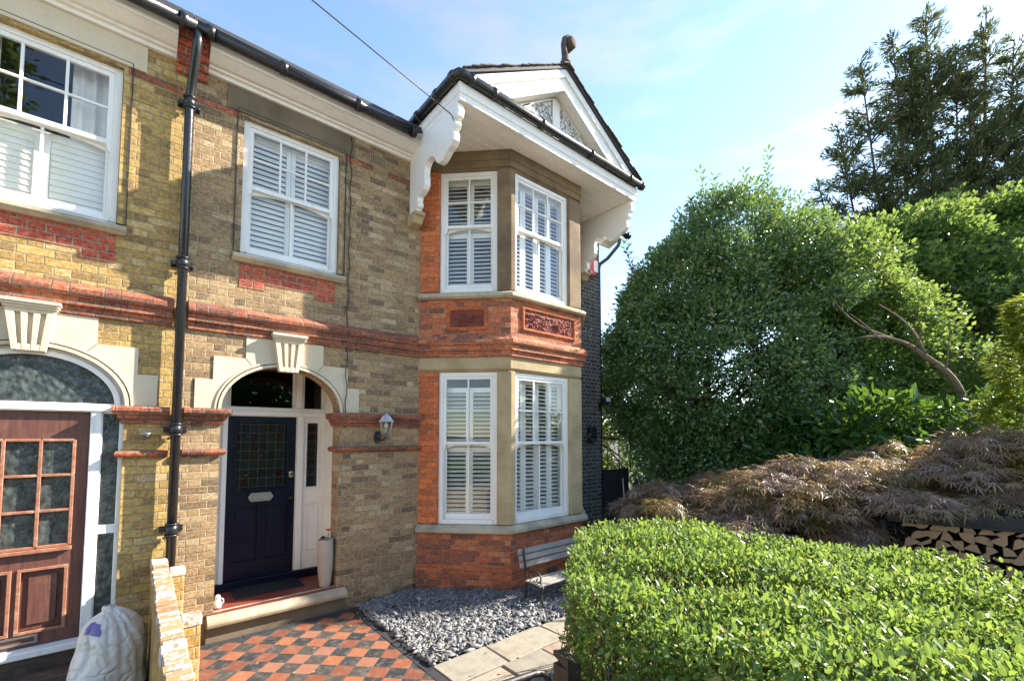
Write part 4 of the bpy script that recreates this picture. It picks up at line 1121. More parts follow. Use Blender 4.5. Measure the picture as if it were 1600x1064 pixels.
# ------------------------------------------------------------------ low brick wall between the two gardens
W = thing("garden_wall", (0.2, -2.0, 0), "low weathered brick garden wall with flaking white coping beside the bag", "wall")
wx0, wx1 = 0.142, 0.248
b = MB(); b.box(wx0 + 0.004, wx1 - 0.004, -4.2, -0.07, -0.05, 0.835); b.build("wall_body", M['brick_yellow'], W)
t = NT("flaking_white_brick")
c0 = t.ramp(t.island(), [(0, (0.26, 0.12, 0.065)), (0.4, (0.34, 0.22, 0.10)), (1, (0.28, 0.16, 0.09))])
nn_ = t.noise(t.pos(), 13.0, 6.0, 0.7); n3 = t.noise(t.pos(), 70.0, 4.0, 0.7)
thr = t.smooth(t.math('ADD', nn_, t.math('MULTIPLY', t.math('SUBTRACT', t.island(), 0.5), 0.22)), 0.50, 0.545)
t.bump(t.math('ADD', t.math('MULTIPLY', thr, 0.5), n3), 0.005)
M['flaky'] = t.set(t.mix(thr, c0, (0.50, 0.46, 0.40)), 0.9)
b = MB(); y = -0.075; i = 0
while y > -4.2:
    d = 0.086
    j = lambda s=0.006: random.uniform(-s, s)
    zt = 0.925 + j(0.006)
    # each brick is laid on edge across the wall with slightly worn corners
    x0, x1 = wx0 - 0.006 + j(), wx1 + 0.008 + j()
    pts = [(x0, y - d + 0.013 + j(.003), 0.84), (x1, y - d + 0.013 + j(.003), 0.84), (x1, y + j(.003), 0.84), (x0, y + j(.003), 0.84)]
    tp = [(p[0] + j(.004), p[1] + j(.003), zt + j(.004)) for p in pts]
    b.add(pts + tp, [(0, 3, 2, 1), (4, 5, 6, 7), (0, 1, 5, 4), (1, 2, 6, 5), (2, 3, 7, 6), (3, 0, 4, 7)])
    y -= d; i += 1
b.build("coping", M['flaky'], W, 0.008)
b = MB(); b.box(wx0 + 0.006, wx1 - 0.002, -4.2, -0.08, 0.836, 0.893); b.build("mortar_bed", mat_stone("lime_mortar", (0.20, 0.16, 0.11), (0.10, 0.08, 0.06), 0.5), W)
for y0, y1 in ((-0.47, -0.30), (-1.87, -1.70), (-3.4, -3.23)):
    b = MB(); b.box(wx1 - 0.003, 0.375, y0, y1, -0.05, 0.81); p_ = b.build("pier", M['brick_yellow'], W, 0.006)
    b = MB(); b.box(wx1 + 0.014, 0.381, y0 - 0.004, y0 + 0.107, 0.812, 0.885)
    b.build("pier_cap", M['flaky'], p_, 0.010)

# ------------------------------------------------------------------ small things on the front of the house
L = thing("wall_lantern", (2.42, 0, 2.05), "six sided grey metal lantern on a dark bracket between the brick bands", "lantern")
lc = (2.462, -0.155, 2.13)
b = MB(); b.lathe(lc, [(0.03, -0.045), (0.04, -0.03), (0.02, -0.02), (0.055, -0.004), (0.058, 0.006), (0.052, 0.012)], 6, False); b.build("lantern_base", M['chrome'], L)
M['lantern'] = mat_paint("lantern_grey_paint", (0.42, 0.44, 0.46), 0.5, 0.4, (0.2, 0.18, 0.16))
b = MB()
for k in range(6):
    a = 2 * math.pi * k / 6
    b.tube([(lc[0] + 0.052 * math.cos(a), lc[1] + 0.052 * math.sin(a), lc[2] + 0.008), (lc[0] + 0.086 * math.cos(a), lc[1] + 0.086 * math.sin(a), lc[2] + 0.15)], 0.0065, 6)
b.build("lantern_frame", M['lantern'], L)
b = MB(); b.lathe((lc[0], lc[1], lc[2] + 0.148), [(0.088, -0.004), (0.108, 0.0), (0.106, 0.008), (0.085, 0.022), (0.068, 0.052), (0.045, 0.078), (0.02, 0.088), (0.012, 0.10), (0.004, 0.112)], 6, False); b.build("lantern_roof", M['lantern'], L)
b = MB(); b.lathe((lc[0], lc[1], lc[2] + 0.01), [(0.047, 0), (0.079, 0.138)], 6, False); b.build("lantern_glass", M['glass'], L)
b = MB(); b.lathe((lc[0], lc[1], lc[2] + 0.02), [(0.012, 0), (0.012, 0.04), (0.022, 0.05), (0.026, 0.08), (0.016, 0.105)], 12); b.build("bulb", mat_plain("bulb_glass", (0.75, 0.66, 0.48), 0.3), L)
b = MB(); b.plate(FAC, [(2.41 + 0.05 * math.cos(2 * math.pi * i / 20), 2.075 + 0.085 * math.sin(2 * math.pi * i / 20)) for i in range(20)], 0.0, 0.022)
b.tube([(2.41, -0.02, 2.06), (2.42, -0.07, 2.035), (2.445, -0.125, 2.04), (2.462, -0.155, 2.09)], 0.013, 8); b.build("lantern_bracket", M['iron'], L)

S = thing("security_light", (0.06, 0, 2.08), "small chrome and white sensor light on yellow brick beside the downpipe", "light")
b = MB(); b.tube([(0.06, -0.001, 2.10), (0.06, -0.055, 2.10)], 0.036, 16); b.build("sensor_body", M['chrome'], S)
b = MB(); b.lathe((0.06, -0.062, 2.07), [(0.001, 0), (0.026, 0.012), (0.034, 0.034), (0.036, 0.05)], 16); b.build("sensor_dome", mat_plain("smoked_dome", (0.10, 0.095, 0.09), 0.2), S)
b = MB(); b.lathe((0.06, -0.05, 2.112), [(0.045, 0), (0.048, 0.008), (0.044, 0.014)], 16); b.build("sensor_cap", M['chrome'], S)

A_ = thing("alarm_box", (6.75, 0, 5.22), "red and white burglar alarm box under the right bracket on dark brick", "alarm box")
M['alarm_red'] = mat_paint("alarm_red", (0.52, 0.07, 0.08), 0.5, 0.2, (0.6, 0.3, 0.28))
b = MB(); b.plate(FAC, [(6.60, 5.33), (6.755, 5.235), (6.91, 5.33), (6.91, 5.60), (6.60, 5.60)], 0.0, 0.085); b.build("alarm_body", M['alarm_red'], A_, 0.01)
b = MB(); b.plate(FAC, [(6.775, 5.33), (6.895, 5.33), (6.895, 5.555), (6.775, 5.555)], 0.085, 0.094); b.build("alarm_panel", M['white'], A_, 0.003)

Fl = thing("floodlight", (7.02, 0, 2.7), "small black floodlight at the right corner of the dark brick wall", "light")
b = MB(); b.extrude([(6.97, -0.16, 2.86), (6.97, -0.20, 2.74), (6.97, -0.10, 2.70), (6.97, -0.06, 2.83)], (0.16, 0, 0)); b.build("lamp_housing", M['black'], Fl, 0.008)
b = MB(); b.extrude([(6.985, -0.175, 2.845), (6.985, -0.204, 2.755), (6.985, -0.207, 2.756), (6.985, -0.178, 2.846)], (0.13, 0, 0)); b.build("lamp_glass", mat_plain("frosted_lens", (0.5, 0.52, 0.52), 0.2), Fl)
b = MB(); b.tube([(7.03, -0.001, 2.68), (7.03, -0.05, 2.68), (7.04, -0.09, 2.74)], 0.016, 8); b.box(6.99, 7.048, 0, 0.02, 2.60, 2.72, FAC); b.build("lamp_arm", M['black'], Fl)
Bx = thing("hose_hanger", (6.7, 0, 2.0), "black wall bracket with coiled hose on dark brick beside the bay", "hose")
b = MB(); b.box(6.62, 6.80, 0.0, 0.11, 2.08, 2.26, FAC); b.build("hanger_box", M['black'], Bx, 0.01)
for q in range(3):
    b = MB(); b.tube([(6.66 + 0.02 * q + 0.11 * math.cos(a), -0.07 - 0.012 * q, 2.05 + 0.10 * math.sin(a)) for a in np.linspace(0, 2 * math.pi, 24)], 0.011, 6); b.build("hose_coil", M['black'], Bx)

b = MB()
pts = [(1.975, -0.017, 5.97)]
for i in range(1, 36):
    z = 5.97 - i * 0.108
    pts.append((1.985 + 0.012 * math.sin(i * 1.7) - 0.01 * (i > 20), -0.016 - (0.10 if 3.30 < z < 3.46 else 0.02 if 2.4 < z < 3.2 else 0), z))
b.tube(pts, 0.006, 6)
tag(b.build("wall_cable", M['lead']), "thin dark cable running down the brick right of the first floor window", "cable")
b = MB()
c0 = Vector(( 0.0, -5.6, 2.1056)); d0 = Vector((0.677, -3.0, 4.619))
# the wire leaves the bracket and runs along the street front to the left, slowly rising
P0 = Vector((2.80, -1.13, 6.03)); Q0 = c0 + (d0 - c0) * 1.62
b.tube([P0 + (Q0 - P0) * t_ for t_ in np.linspace(0, 14, 24)], 0.0065, 6)
b.tube([P0, P0 + Vector((0.03, -0.01, -0.07)), P0 + Vector((0.05, 0.02, -0.13))], 0.006, 6)
tag(b.build("telephone_wire", M['lead']), "black overhead wire running from the left bracket up across the sky", "wire")

# porch things
b = MB()
b.box(0.90, 1.63, 0.29, 0.725, 0.256, 0.27)
for i in range(18):
    y = 0.30 + i * 0.0235
    b.box(0.91, 1.62, y, y + 0.012, 0.27, 0.2745)
tag(b.build("doormat", M['mat'], None, 0.003), "dark rectangular ribbed mat on the red porch floor", "doormat")
V_ = thing("floor_vase", (1.815, 0.10, 0.262), "tall pale ribbed vase standing beside the right porch jamb", "vase")
prof = [(0.055, 0.0), (0.062, 0.01)]
for i in range(40):
    f_ = i / 39
    r_ = 0.062 + 0.030 * math.sin(min(1, f_ * 1.25) * math.pi * 0.62) - 0.012 * max(0, f_ - 0.7)
    prof.append((r_ + 0.0022 * math.sin(i * math.pi), 0.015 + 0.54 * f_)); prof.append((r_ + 0.0035, 0.015 + 0.54 * f_ + 0.006))
prof += [(prof[-1][0], 0.565), (prof[-1][0] - 0.008, 0.568), (prof[-1][0] - 0.012, 0.50)]
b = MB(); b.lathe((1.815, 0.10, 0.262), prof, 28); b.build("vase_body", mat_stone("vase_ceramic", (0.40, 0.35, 0.29), (0.31, 0.27, 0.22), 0.4, 6, 0.001, 0.6), V_)
for (dx, dy, h, colr, lab, nm) in ((0.02, -0.02, 0.66, (0.60, 0.13, 0.02), "orange artificial flower standing in the pale vase", "flower"), (-0.035, 0.0, 0.61, (0.05, 0.012, 0.01), "dark drooping leaf spray in the pale vase", "flower")):
    fl = thing("artificial_flower", (1.815 + dx, 0.10 + dy, 0.70), lab, nm)
    b = MB(); b.tube([(1.815 + dx * .5, 0.10 + dy * .5, 0.70), (1.815 + dx, 0.10 + dy, 0.262 + h - 0.02)], 0.005, 6); b.build("stem", mat_plain("stem_green", (0.05, 0.09, 0.03), 0.6), fl)
    b = MB()
    c = Vector((1.815 + dx, 0.10 + dy, 0.262 + h))
    for i in range(9):
        a = i * 2.4; r_ = 0.012 + 0.022 * (i / 9); dr_ = -0.02 if colr[0] < 0.2 else 0.02
        d = Vector((math.cos(a), math.sin(a), 0)); s_ = Vector((-d.y, d.x, 0)) * 0.018
        b.add([c + d * 0.004, c + d * r_ + s_ + Vector((0, 0, dr_)), c + d * (r_ * 1.8) + Vector((0, 0, dr_ * 1.4)), c + d * r_ - s_ + Vector((0, 0, dr_))], [(0, 1, 2, 3)])
    b.build("petals", mat_plain("petal_" + ("orange" if colr[0] > .2 else "dark"), colr, 0.7), fl, recalc=False)
b = MB(); b.lathe((0.715, 0.14, 0.258), [(0.036, 0), (0.04, 0.02), (0.038, 0.06), (0.026, 0.085), (0.022, 0.10), (0.027, 0.115), (0.022, 0.13), (0.008, 0.138)], 18)
b.tube([(0.735, 0.14, 0.36), (0.765, 0.13, 0.345), (0.77, 0.13, 0.31), (0.75, 0.135, 0.29)], 0.006, 6)
tag(b.build("porcelain_jug", M['white']), "small white jug on the porch floor behind the left brick jamb", "jug")

# ------------------------------------------------------------------ bench
Be = thing("garden_bench", (4.5, -1.45, 0.02), "small slatted bench with curled iron ends in front of the bay", "bench")
M['slat'] = mat_wood("weathered_slat", (0.33, 0.31, 0.27), (0.22, 0.205, 0.18), 0.7, (2, 30, 30), 0.002)
bx0, bx1 = 3.75, 5.15
for k, (y, z) in enumerate([(-1.315, 0.455), (-1.30, 0.535), (-1.285, 0.615)]):
    b = MB(); b.extrude([(bx0, y - 0.012, z - 0.03), (bx0, y + 0.010, z - 0.03), (bx0, y + 0.022, z + 0.032), (bx0, y + 0.0, z + 0.032)], (bx1 - bx0, 0, 0)); b.build("back_slat", M['slat'], Be, 0.003)
for k in range(4):
    y = -1.38 - 0.075 * k
    b = MB(); b.box(bx0 + 0.05, bx1 - 0.05, y - 0.03, y + 0.03, 0.262 - 0.004 * abs(k - 1.5), 0.282 - 0.004 * abs(k - 1.5)); b.build("seat_slat", M['slat'], Be, 0.003)
for x in (bx0 + 0.075, bx1 - 0.075):
    b = MB()
    b.tube([(x, -1.355, -0.02), (x, -1.33, 0.05), (x, -1.355, 0.16), (x, -1.36, 0.255), (x, -1.335, 0.36), (x, -1.335, 0.45), (x, -1.31, 0.56), (x, -1.30, 0.66)], 0.0125, 8)
    b.tube([(x, -1.69, -0.02), (x, -1.655, 0.05), (x, -1.625, 0.13), (x, -1.63, 0.21), (x, -1.66, 0.25)], 0.0125, 8)
    b.tube([(x, -1.36, 0.25), (x, -1.50, 0.245), (x, -1.66, 0.25)], 0.0125, 8)
    fr = b.build("end_frame", M['iron'], Be)
    b = MB()
    b.tube([(x, -1.335, 0.42), (x, -1.42, 0.40), (x, -1.52, 0.41), (x, -1.59, 0.40), (x, -1.62, 0.35), (x, -1.60, 0.30), (x, -1.56, 0.29), (x, -1.54, 0.32), (x, -1.56, 0.34)], 0.010, 8)
    b.tube([(x, -1.63, 0.25), (x, -1.62, 0.31)], 0.010, 8)
    b.tube([(x, -1.40, 0.25), (x, -1.44, 0.31), (x, -1.41, 0.35), (x, -1.38, 0.32)], 0.007, 8)
    b.tube([(x, -1.56, 0.25), (x, -1.50, 0.30), (x, -1.47, 0.28)], 0.007, 8)
    b.build("arm_scroll", M['iron'], fr)

# ------------------------------------------------------------------ rubbish bag
G = thing("rubbish_bag", (-0.10, -0.56, 0.0), "full white plastic sack with a purple print slumped on the neighbour's path", "bag")
def bagp(u, v, grow=0.0):
    a = u * 2 * math.pi; z = v
    prof = [(0, 0.20), (0.06, 0.235), (0.25, 0.235), (0.5, 0.215), (0.72, 0.195), (0.86, 0.15), (0.94, 0.09), (0.98, 0.05), (1.0, 0.005)]
    for (z0, r0), (z1, r1) in zip(prof, prof[1:]):
        if z0 <= z <= z1:
            t_ = (z - z0) / (z1 - z0); r = r0 + (r1 - r0) * t_; break
    q = Vector((math.cos(a) * 1.6, math.sin(a) * 1.6, z * 3.0))
    f1 = noise.noise(q * 0.8)
    folds = 0.0
    for k in range(13):
        ak = k * 0.4833 + 0.35 * math.sin(k * 5.1)
        da = (a - ak - 0.5 * noise.noise((k * 3.1, z * 1.6, 2.0)) * (1.2 - z) + math.pi) % (2 * math.pi) - math.pi
        w_ = 0.05 + 0.10 * (1 - z)
        folds += math.exp(-(da / w_) ** 2) * (0.035 + 0.05 * z) * (0.4 + abs(math.sin(k * 7.7))) * min(1, 0.25 + 1.3 * z)
    sag = 0.045 * math.sin(z * 13 + 2.4 * noise.noise((q.x * .8, q.y * .8, 4)) + a) * (1 - z) * max(0, 0.6 + noise.noise((q.x, q.y, q.z + 9)))
    r = r * (1 + 0.17 * f1 - folds * 1.5 + sag + 0.06) + grow
    lean = 0.04 * z * z
    return (-0.10 + r * math.cos(a) - lean * 0.6, -0.56 + r * math.sin(a) * 0.95, 0.0 + z * 0.66 + 0.03 * noise.noise((q.x, q.y, 9)) * v)
t = NT("sack_plastic")
nn_ = t.noise(t.obj(), 6.0, 5.0, 0.6)
vo_ = t.n('ShaderNodeTexVoronoi', feature='DISTANCE_TO_EDGE'); vo_.inputs['Scale'].default_value = 9.0
wv_ = t.n('ShaderNodeMix', data_type='VECTOR'); wv_.inputs[0].default_value = 0.35
nz_ = t.n('ShaderNodeTexNoise'); nz_.inputs['Scale'].default_value = 4.0; t.put(nz_.inputs['Vector'], t.obj())
t.put(wv_.inputs[4], t.obj()); t.put(wv_.inputs[5], nz_.outputs['Color']); t.put(vo_.inputs['Vector'], wv_.outputs[1])
t.bump(t.math('ADD', t.smooth(vo_.outputs['Distance'], 0.0, 0.22), t.math('MULTIPLY', t.noise(t.obj(), 26.0, 4.0, 0.6), 0.5)), 0.007)
s3 = t.sep(t.obj())
M['sack'] = t.set(t.mix(t.smooth(nn_, 0.4, 0.7, 0, .5), (0.74, 0.70, 0.64), (0.62, 0.56, 0.48)), 0.36, spec=0.5)
b = MB(); b.grid(bagp, 180, 110); b.build("sack", M['sack'], G)
b = MB(); b.grid(lambda u, v: bagp(0.57 + 0.13 * u + 0.006 * math.sin(v * 5), 0.78 + 0.12 * v + 0.012 * math.sin(u * 3 + 1), 0.0025 + 0.002 * math.sin(u * 3.14)), 16, 10); b.build("purple_print", mat_plain("purple_print", (0.19, 0.15, 0.36), 0.45, 0, 0.3, 20), G)
b = MB()
b.grid(lambda u, v: (-0.13 + 0.07 * math.cos(u * 6.283) * (1 - v * 0.5) + 0.02 * noise.noise((u * 5, v * 3, 1)), -0.55 + 0.06 * math.sin(u * 6.283) * (1 - v * .5), 0.60 + 0.09 * v + 0.015 * noise.noise((math.cos(u * 6.283) * 3, math.sin(u * 6.283) * 3, 4))), 30, 8)
b.build("tied_neck", M['sack'], G)

# ------------------------------------------------------------------ gate, post, railing at the bottom of the frame
b = MB()
px_, py_ = 1.72, -4.0
b.extrude([(px_ - 0.05, py_ - 0.05, -0.05), (px_ + 0.05, py_ - 0.05, -0.05), (px_ + 0.05, py_ + 0.05, -0.05), (px_ - 0.05, py_ + 0.05, -0.05)], (0, 0, 0.99))
b.add([(px_ - 0.05, py_ - 0.05, 0.94), (px_ + 0.05, py_ - 0.05, 0.94), (px_ + 0.05, py_ + 0.05, 0.98), (px_ - 0.05, py_ + 0.05, 0.98), (px_ - 0.05, py_ + 0.05, 1.005), (px_ - 0.05, py_ - 0.05, 0.99)], [(0, 1, 2, 3), (0, 1, 5), (3, 4, 2), (1, 2, 4, 5), (0, 3, 4, 5)])
tag(b.build("gate_post", mat_wood("dark_stained_post", (0.05, 0.033, 0.024), (0.02, 0.015, 0.012), 0.6, (20, 20, 2), 0.003, 0.4, (0.16, 0.10, 0.06))), "dark square timber post with a sloping top beside the hedge", "gate post")
Ga = thing("metal_gate", (1.1, -3.98, 0), "black tubular garden gate with a rounded corner beside the timber post", "gate")
b = MB(); b.tube([(0.62, -3.92, 0.2), (0.62, -3.92, 0.95), (0.64, -3.925, 0.985), (0.69, -3.93, 1.0), (1.45, -4.05, 1.0), (1.505, -4.055, 0.985), (1.53, -4.06, 0.94), (1.53, -4.06, 0.1), (0.62, -3.92, 0.1), (0.62, -3.92, 0.2)], 0.016, 10); b.build("gate_frame", M['iron'], Ga)
for i in range(7):
    f_ = (i + 1) / 8
    x = 0.62 + 0.91 * f_; y = -3.92 - 0.14 * f_
    b = MB(); b.tube([(x, y, 0.1), (x, y, 0.985)], 0.008, 6); b.build("gate_bar", M['iron'], Ga)
Ra = thing("railing", (1.77, -4.7, 0), "low black metal railing with pointed bars along the hedge", "railing")
for z in (0.25, 0.85):
    b = MB(); b.box(1.755, 1.785, -5.5, -4.05, z, z + 0.012); b.build("rail", M['iron'], Ra)
for i in range(13):
    y = -4.115 - 0.108 * i
    b = MB(); b.tube([(1.77, y, 0.05), (1.77, y, 0.93), (1.77, y, 0.94), (1.77, y, 1.0)], [0.008, 0.008, 0.014, 0.002], 6); b.build("picket", M['iron'], Ra)

# ------------------------------------------------------------------ side passage and things under the maple
Sg = thing("side_gate", (7.6, 0.15, 0), "dark boarded side gate with a thin metal frame above beside the house", "gate")
M['dark_board'] = mat_wood("black_stained_board", (0.028, 0.026, 0.026), (0.012, 0.012, 0.013), 0.75, (18, 18, 1.5), 0.003)
for i in range(9):
    x = 7.07 + i * 0.118
    b = MB(); b.box(x, x + 0.112, 0.12 + 0.006 * (i % 2), 0.145 + 0.006 * (i % 2), 0.0, 1.40 + random.uniform(-0.01, 0.01)); b.build("board", M['dark_board'], Sg, 0.003)
b = MB(); b.tube([(7.06, 0.16, 2.13), (8.3, 0.16, 2.17)], 0.012, 6); b.build("top_rail", M['iron'], Sg)
for x in (7.25, 7.45, 7.85, 8.25):
    b = MB(); b.tube([(x, 0.16, 1.3), (x, 0.16, 2.14)], 0.011, 6); b.build("upright_bar", M['iron'] if x != 7.45 else mat_plain("rusty_bar", (0.16, 0.06, 0.03), 0.8), Sg)
b = MB(); b.tube([(7.10, -0.55, 0.0), (7.40, -0.25, 1.25)], 0.011, 8)
tag(b.build("garden_cane", mat_plain("pale_cane", (0.42, 0.42, 0.40), 0.6)), "pale thin pole leaning in front of the dark side gate", "pole")
St = thing("stone_pedestal", (6.6, -1.15, 0), "grey stone pedestal with a spreading cap under the maple's left edge", "pedestal")
b = MB(); b.lathe((6.6, -1.15, 0), [(0.17, 0), (0.17, 0.08), (0.11, 0.14), (0.09, 0.5), (0.11, 0.68)], 4, False, 0.5); b.build("shaft", mat_stone("grey_stone", (0.33, 0.33, 0.33), (0.2, 0.2, 0.2), 0.4), St)
b = MB(); b.lathe((6.6, -1.15, 0.66), [(0.10, 0), (0.21, 0.06), (0.22, 0.10), (0.17, 0.13), (0.10, 0.24), (0.05, 0.26)], 4, False, 0.5); b.build("cap", mat_stone("grey_stone_cap", (0.36, 0.36, 0.37), (0.24, 0.24, 0.24), 0.4), St)
def boulder(c, r, seed):
    b = MB()
    def f(u, v):
        a, p = u * 2 * math.pi, (v - .5) * math.pi
        d = Vector((math.cos(a) * math.cos(p), math.sin(a) * math.cos(p), math.sin(p)))
        k = 1 + 0.25 * noise.noise(d * 1.3 + Vector((seed, 0, 0))) + 0.05 * noise.noise(d * 5)
        return (c[0] + d.x * r[0] * k, c[1] + d.y * r[1] * k, c[2] + d.z * r[2] * k)
    b.grid(f, 32, 18)
    return b
tag(boulder((6.55, -2.05, 0.55), (0.42, 0.3, 0.58), 3).build("boulder", mat_stone("brown_rock", (0.24, 0.17, 0.13), (0.14, 0.10, 0.08), 0.5, 3, 0.01)), "brown rounded boulder half hidden under the maple leaves", "boulder")

# log store with split logs
Ls = thing("log_store", (6.9, -5.2, 0), "low dark plank log store under the right side of the maple", "log store")
LO = Vector((6.62, -4.55)); LD = Vector((0.22, -0.975)).normalized(); LN = Vector((LD.y, -LD.x))   # front line runs away to the right
if LN.dot(Vector((0, -5.6)) - LO) < 0: LN = -LN
lf = lambda s, n, z: Vector((LO.x + LD.x * s + LN.x * n, LO.y + LD.y * s + LN.y * n, z))
def lbox(s0, s1, n0, n1, z0, z1):
    b = MB(); b.box(s0, s1, n0, n1, z0, z1, lf); return b
lbox(-0.1, 2.2, -0.42, 0.06, 1.13, 1.16).build("roof_board", M['dark_board'], Ls, 0.003)
lbox(-0.1, 2.2, -0.42, -0.40, 1.16, 1.36).build("back_board", M['dark_board'], Ls, 0.003)
lbox(-0.1, 2.2, 0.03, 0.055, 1.16, 1.27).build("front_board", M['dark_board'], Ls, 0.003)
lbox(-0.1, 2.2, -0.42, 0.0, 0.62, 0.66).build("base_board", M['dark_board'], Ls)
for s in (-0.16, 2.21): lbox(s, s + 0.05, -0.40, -0.02, 0.0, 1.13).build("post", M['dark_board'], Ls)
lbox(-0.1, 2.2, -0.45, -0.425, 0.0, 1.32).build("back_board", M['dark_board'], Ls)
M['bark'] = mat_plain("log_bark", (0.085, 0.055, 0.035), 0.9, 0, 0.5, 30, 0.006)
t = NT("cut_wood")
M['cut'] = t.set(t.mix(t.noise(t.pos(), 18.0, 5.0), (0.46, 0.29, 0.16), (0.30, 0.18, 0.10)), 0.8)
t.bump(t.noise(t.pos(), 60.0, 3.0), 0.003)
looks = ["pale half round log", "orange brown quarter log", "dark barked wedge log", "flat split log", "thick triangular log", "thin pale split log"]
protos = []
def log_mesh(kind):
    b = MB(); r = 0.085
    if kind == 0: pr2 = [(r * math.cos(a), r * math.sin(a)) for a in np.linspace(0, math.pi, 9)]
    elif kind == 1: pr2 = [(0, 0)] + [(1.3 * r * math.cos(a), 1.3 * r * math.sin(a)) for a in np.linspace(0.1, 1.6, 7)]
    elif kind == 2: pr2 = [(0, 0)] + [(1.5 * r * math.cos(a), 1.5 * r * math.sin(a)) for a in np.linspace(0.2, 1.1, 5)]
    elif kind == 3: pr2 = [(-r, 0), (r * 1.1, -0.01), (r * .9, r * .55), (-r * .6, r * .6)]
    elif kind == 4: pr2 = [(-r, 0), (r, 0.01), (r * .2, r * 1.2), (-r * .3, r * 1.1)]
    else: pr2 = [(-r * .9, 0), (r * .9, 0.01), (r * .5, r * .45), (-r * .5, r * .5)]
    cx = sum(p[0] for p in pr2) / len(pr2); cz = sum(p[1] for p in pr2) / len(pr2)
    pr2 = [(p[0] - cx, p[1] - cz) for p in pr2]
    n = len(pr2)
    v = [(p[0], 0, p[1]) for p in pr2] + [(p[0] * .95, 0.36, p[1] * .95) for p in pr2]
    b.cur = 1; b.add(v, [tuple(range(n)), tuple(reversed(range(n, 2 * n)))])
    b.cur = 0; b.add(v, [(i, (i + 1) % n, (i + 1) % n + n, i + n) for i in range(n)])
    o = b.build("split_log", [M['bark'], M['cut']])
    return o
ang = math.atan2(-LN.y, -LN.x) - math.pi / 2
ords = ["first", "second", "third", "fourth", "fifth", "sixth", "seventh", "eighth", "ninth", "tenth", "eleventh", "twelfth", "thirteenth", "fourteenth", "fifteenth", "sixteenth", "seventeenth", "eighteenth", "nineteenth", "twentieth"]
for rowi in range(5):
    z = 0.735 + rowi * 0.092
    s = 0.02 + (rowi % 2) * 0.07; ci = 0
    while s < 2.05:
        kind = random.randrange(6)
        while len(protos) <= kind: protos.append(None)
        if protos[kind] is None:
            protos[kind] = o = log_mesh(kind)
        else:
            o = protos[kind].copy(); COL.objects.link(o)
        p = lf(s + 0.07, random.uniform(-0.03, 0.0), z)
        o.location = p; o.rotation_euler = (0, random.choice((0, math.pi, 0.3, -0.4, 2.6)), ang)
        sc_ = random.uniform(0.8, 1.05); o.scale = (sc_, 1, sc_)
        tag(o, f"{looks[kind]}, {ords[ci]} from the left in the {['bottom', 'second', 'third', 'fourth', 'top'][rowi]} layer of the store", "log", "split logs stacked in the log store")
        s += random.uniform(0.115, 0.135); ci += 1

# ------------------------------------------------------------------ vegetation
M['bark_tree'] = mat_plain("tree_bark", (0.10, 0.075, 0.05), 0.9, 0, 0.5, 18, 0.01)
M['bark_pale'] = mat_plain("pale_bark", (0.20, 0.145, 0.09), 0.9, 0, 0.6, 30, 0.012)
M['twig'] = mat_plain("hedge_twig", (0.15, 0.095, 0.05), 0.9, 0, 0.4, 18, 0.002)
M['leaf_privet'] = mat_leaf("privet_leaf", [(0, (0.044, 0.103, 0.023)), (0.4, (0.083, 0.167, 0.034)), (0.75, (0.132, 0.227, 0.044)), (0.93, (0.209, 0.281, 0.058)), (0.97, (0.308, 0.292, 0.074)), (1, (0.286, 0.140, 0.053))], 0.42, (0.38, 0.50, 0.08), 0.40, 0.5)
M['leaf_holly'] = mat_leaf("evergreen_leaf", [(0, (0.056, 0.112, 0.044)), (0.5, (0.102, 0.190, 0.065)), (0.85, (0.158, 0.264, 0.078)), (0.97, (0.245, 0.330, 0.102)), (1, (0.315, 0.231, 0.119))], 0.32, (0.28, 0.40, 0.06), 0.26, 0.8, 0.9)
M['leaf_green'] = mat_leaf("mixed_green_leaf", [(0, (0.034, 0.079, 0.017)), (0.5, (0.069, 0.142, 0.025)), (0.85, (0.115, 0.200, 0.035)), (1, (0.196, 0.252, 0.049))], 0.42, (0.36, 0.46, 0.09), 0.4, 0.45, 0.8)
M['leaf_gold'] = mat_leaf("golden_frond", [(0, (0.09, 0.14, 0.015)), (0.6, (0.18, 0.24, 0.03)), (1, (0.28, 0.32, 0.05))], 0.4, (0.5, 0.55, 0.06), 0.5, 0.3, 1.5)
t = NT("maple_leaf")
isl = t.island()
ca = t.ramp(isl, [(0, (0.18, 0.125, 0.115)), (0.4, (0.33, 0.245, 0.20)), (0.8, (0.43, 0.33, 0.255)), (1, (0.50, 0.39, 0.28))])
cb = t.ramp(isl, [(0, (0.12, 0.12, 0.05)), (0.5, (0.25, 0.23, 0.085)), (0.85, (0.38, 0.28, 0.11)), (1, (0.44, 0.18, 0.08))])
nz = t.noise(t.pos(), 1.7, 4.0, 0.6)
c = t.mix(t.smooth(t.math('ADD', nz, t.math('MULTIPLY', isl, 0.12)), 0.48, 0.66), ca, cb)
t.set(c, 0.42, spec=0.5)
tl = t.n("ShaderNodeBsdfTranslucent"); t.put(tl.inputs[0], t.mix(0.5, c, (0.50, 0.32, 0.10)))
mx_ = t.n("ShaderNodeMixShader"); mx_.inputs[0].default_value = 0.5
t.t.links.new(t.b.outputs[0], mx_.inputs[1]); t.t.links.new(tl.outputs[0], mx_.inputs[2]); t.t.links.new(mx_.outputs[0], t.out.inputs[0])
M['leaf_maple'] = t.m
M['leaf_conifer'] = mat_leaf("conifer_needle", [(0, (0.042, 0.067, 0.038)), (0.5, (0.080, 0.108, 0.053)), (0.85, (0.133, 0.149, 0.067)), (1, (0.247, 0.175, 0.095))], 0.25, (0.25, 0.3, 0.06), 0.5, 0.35, 0.5)
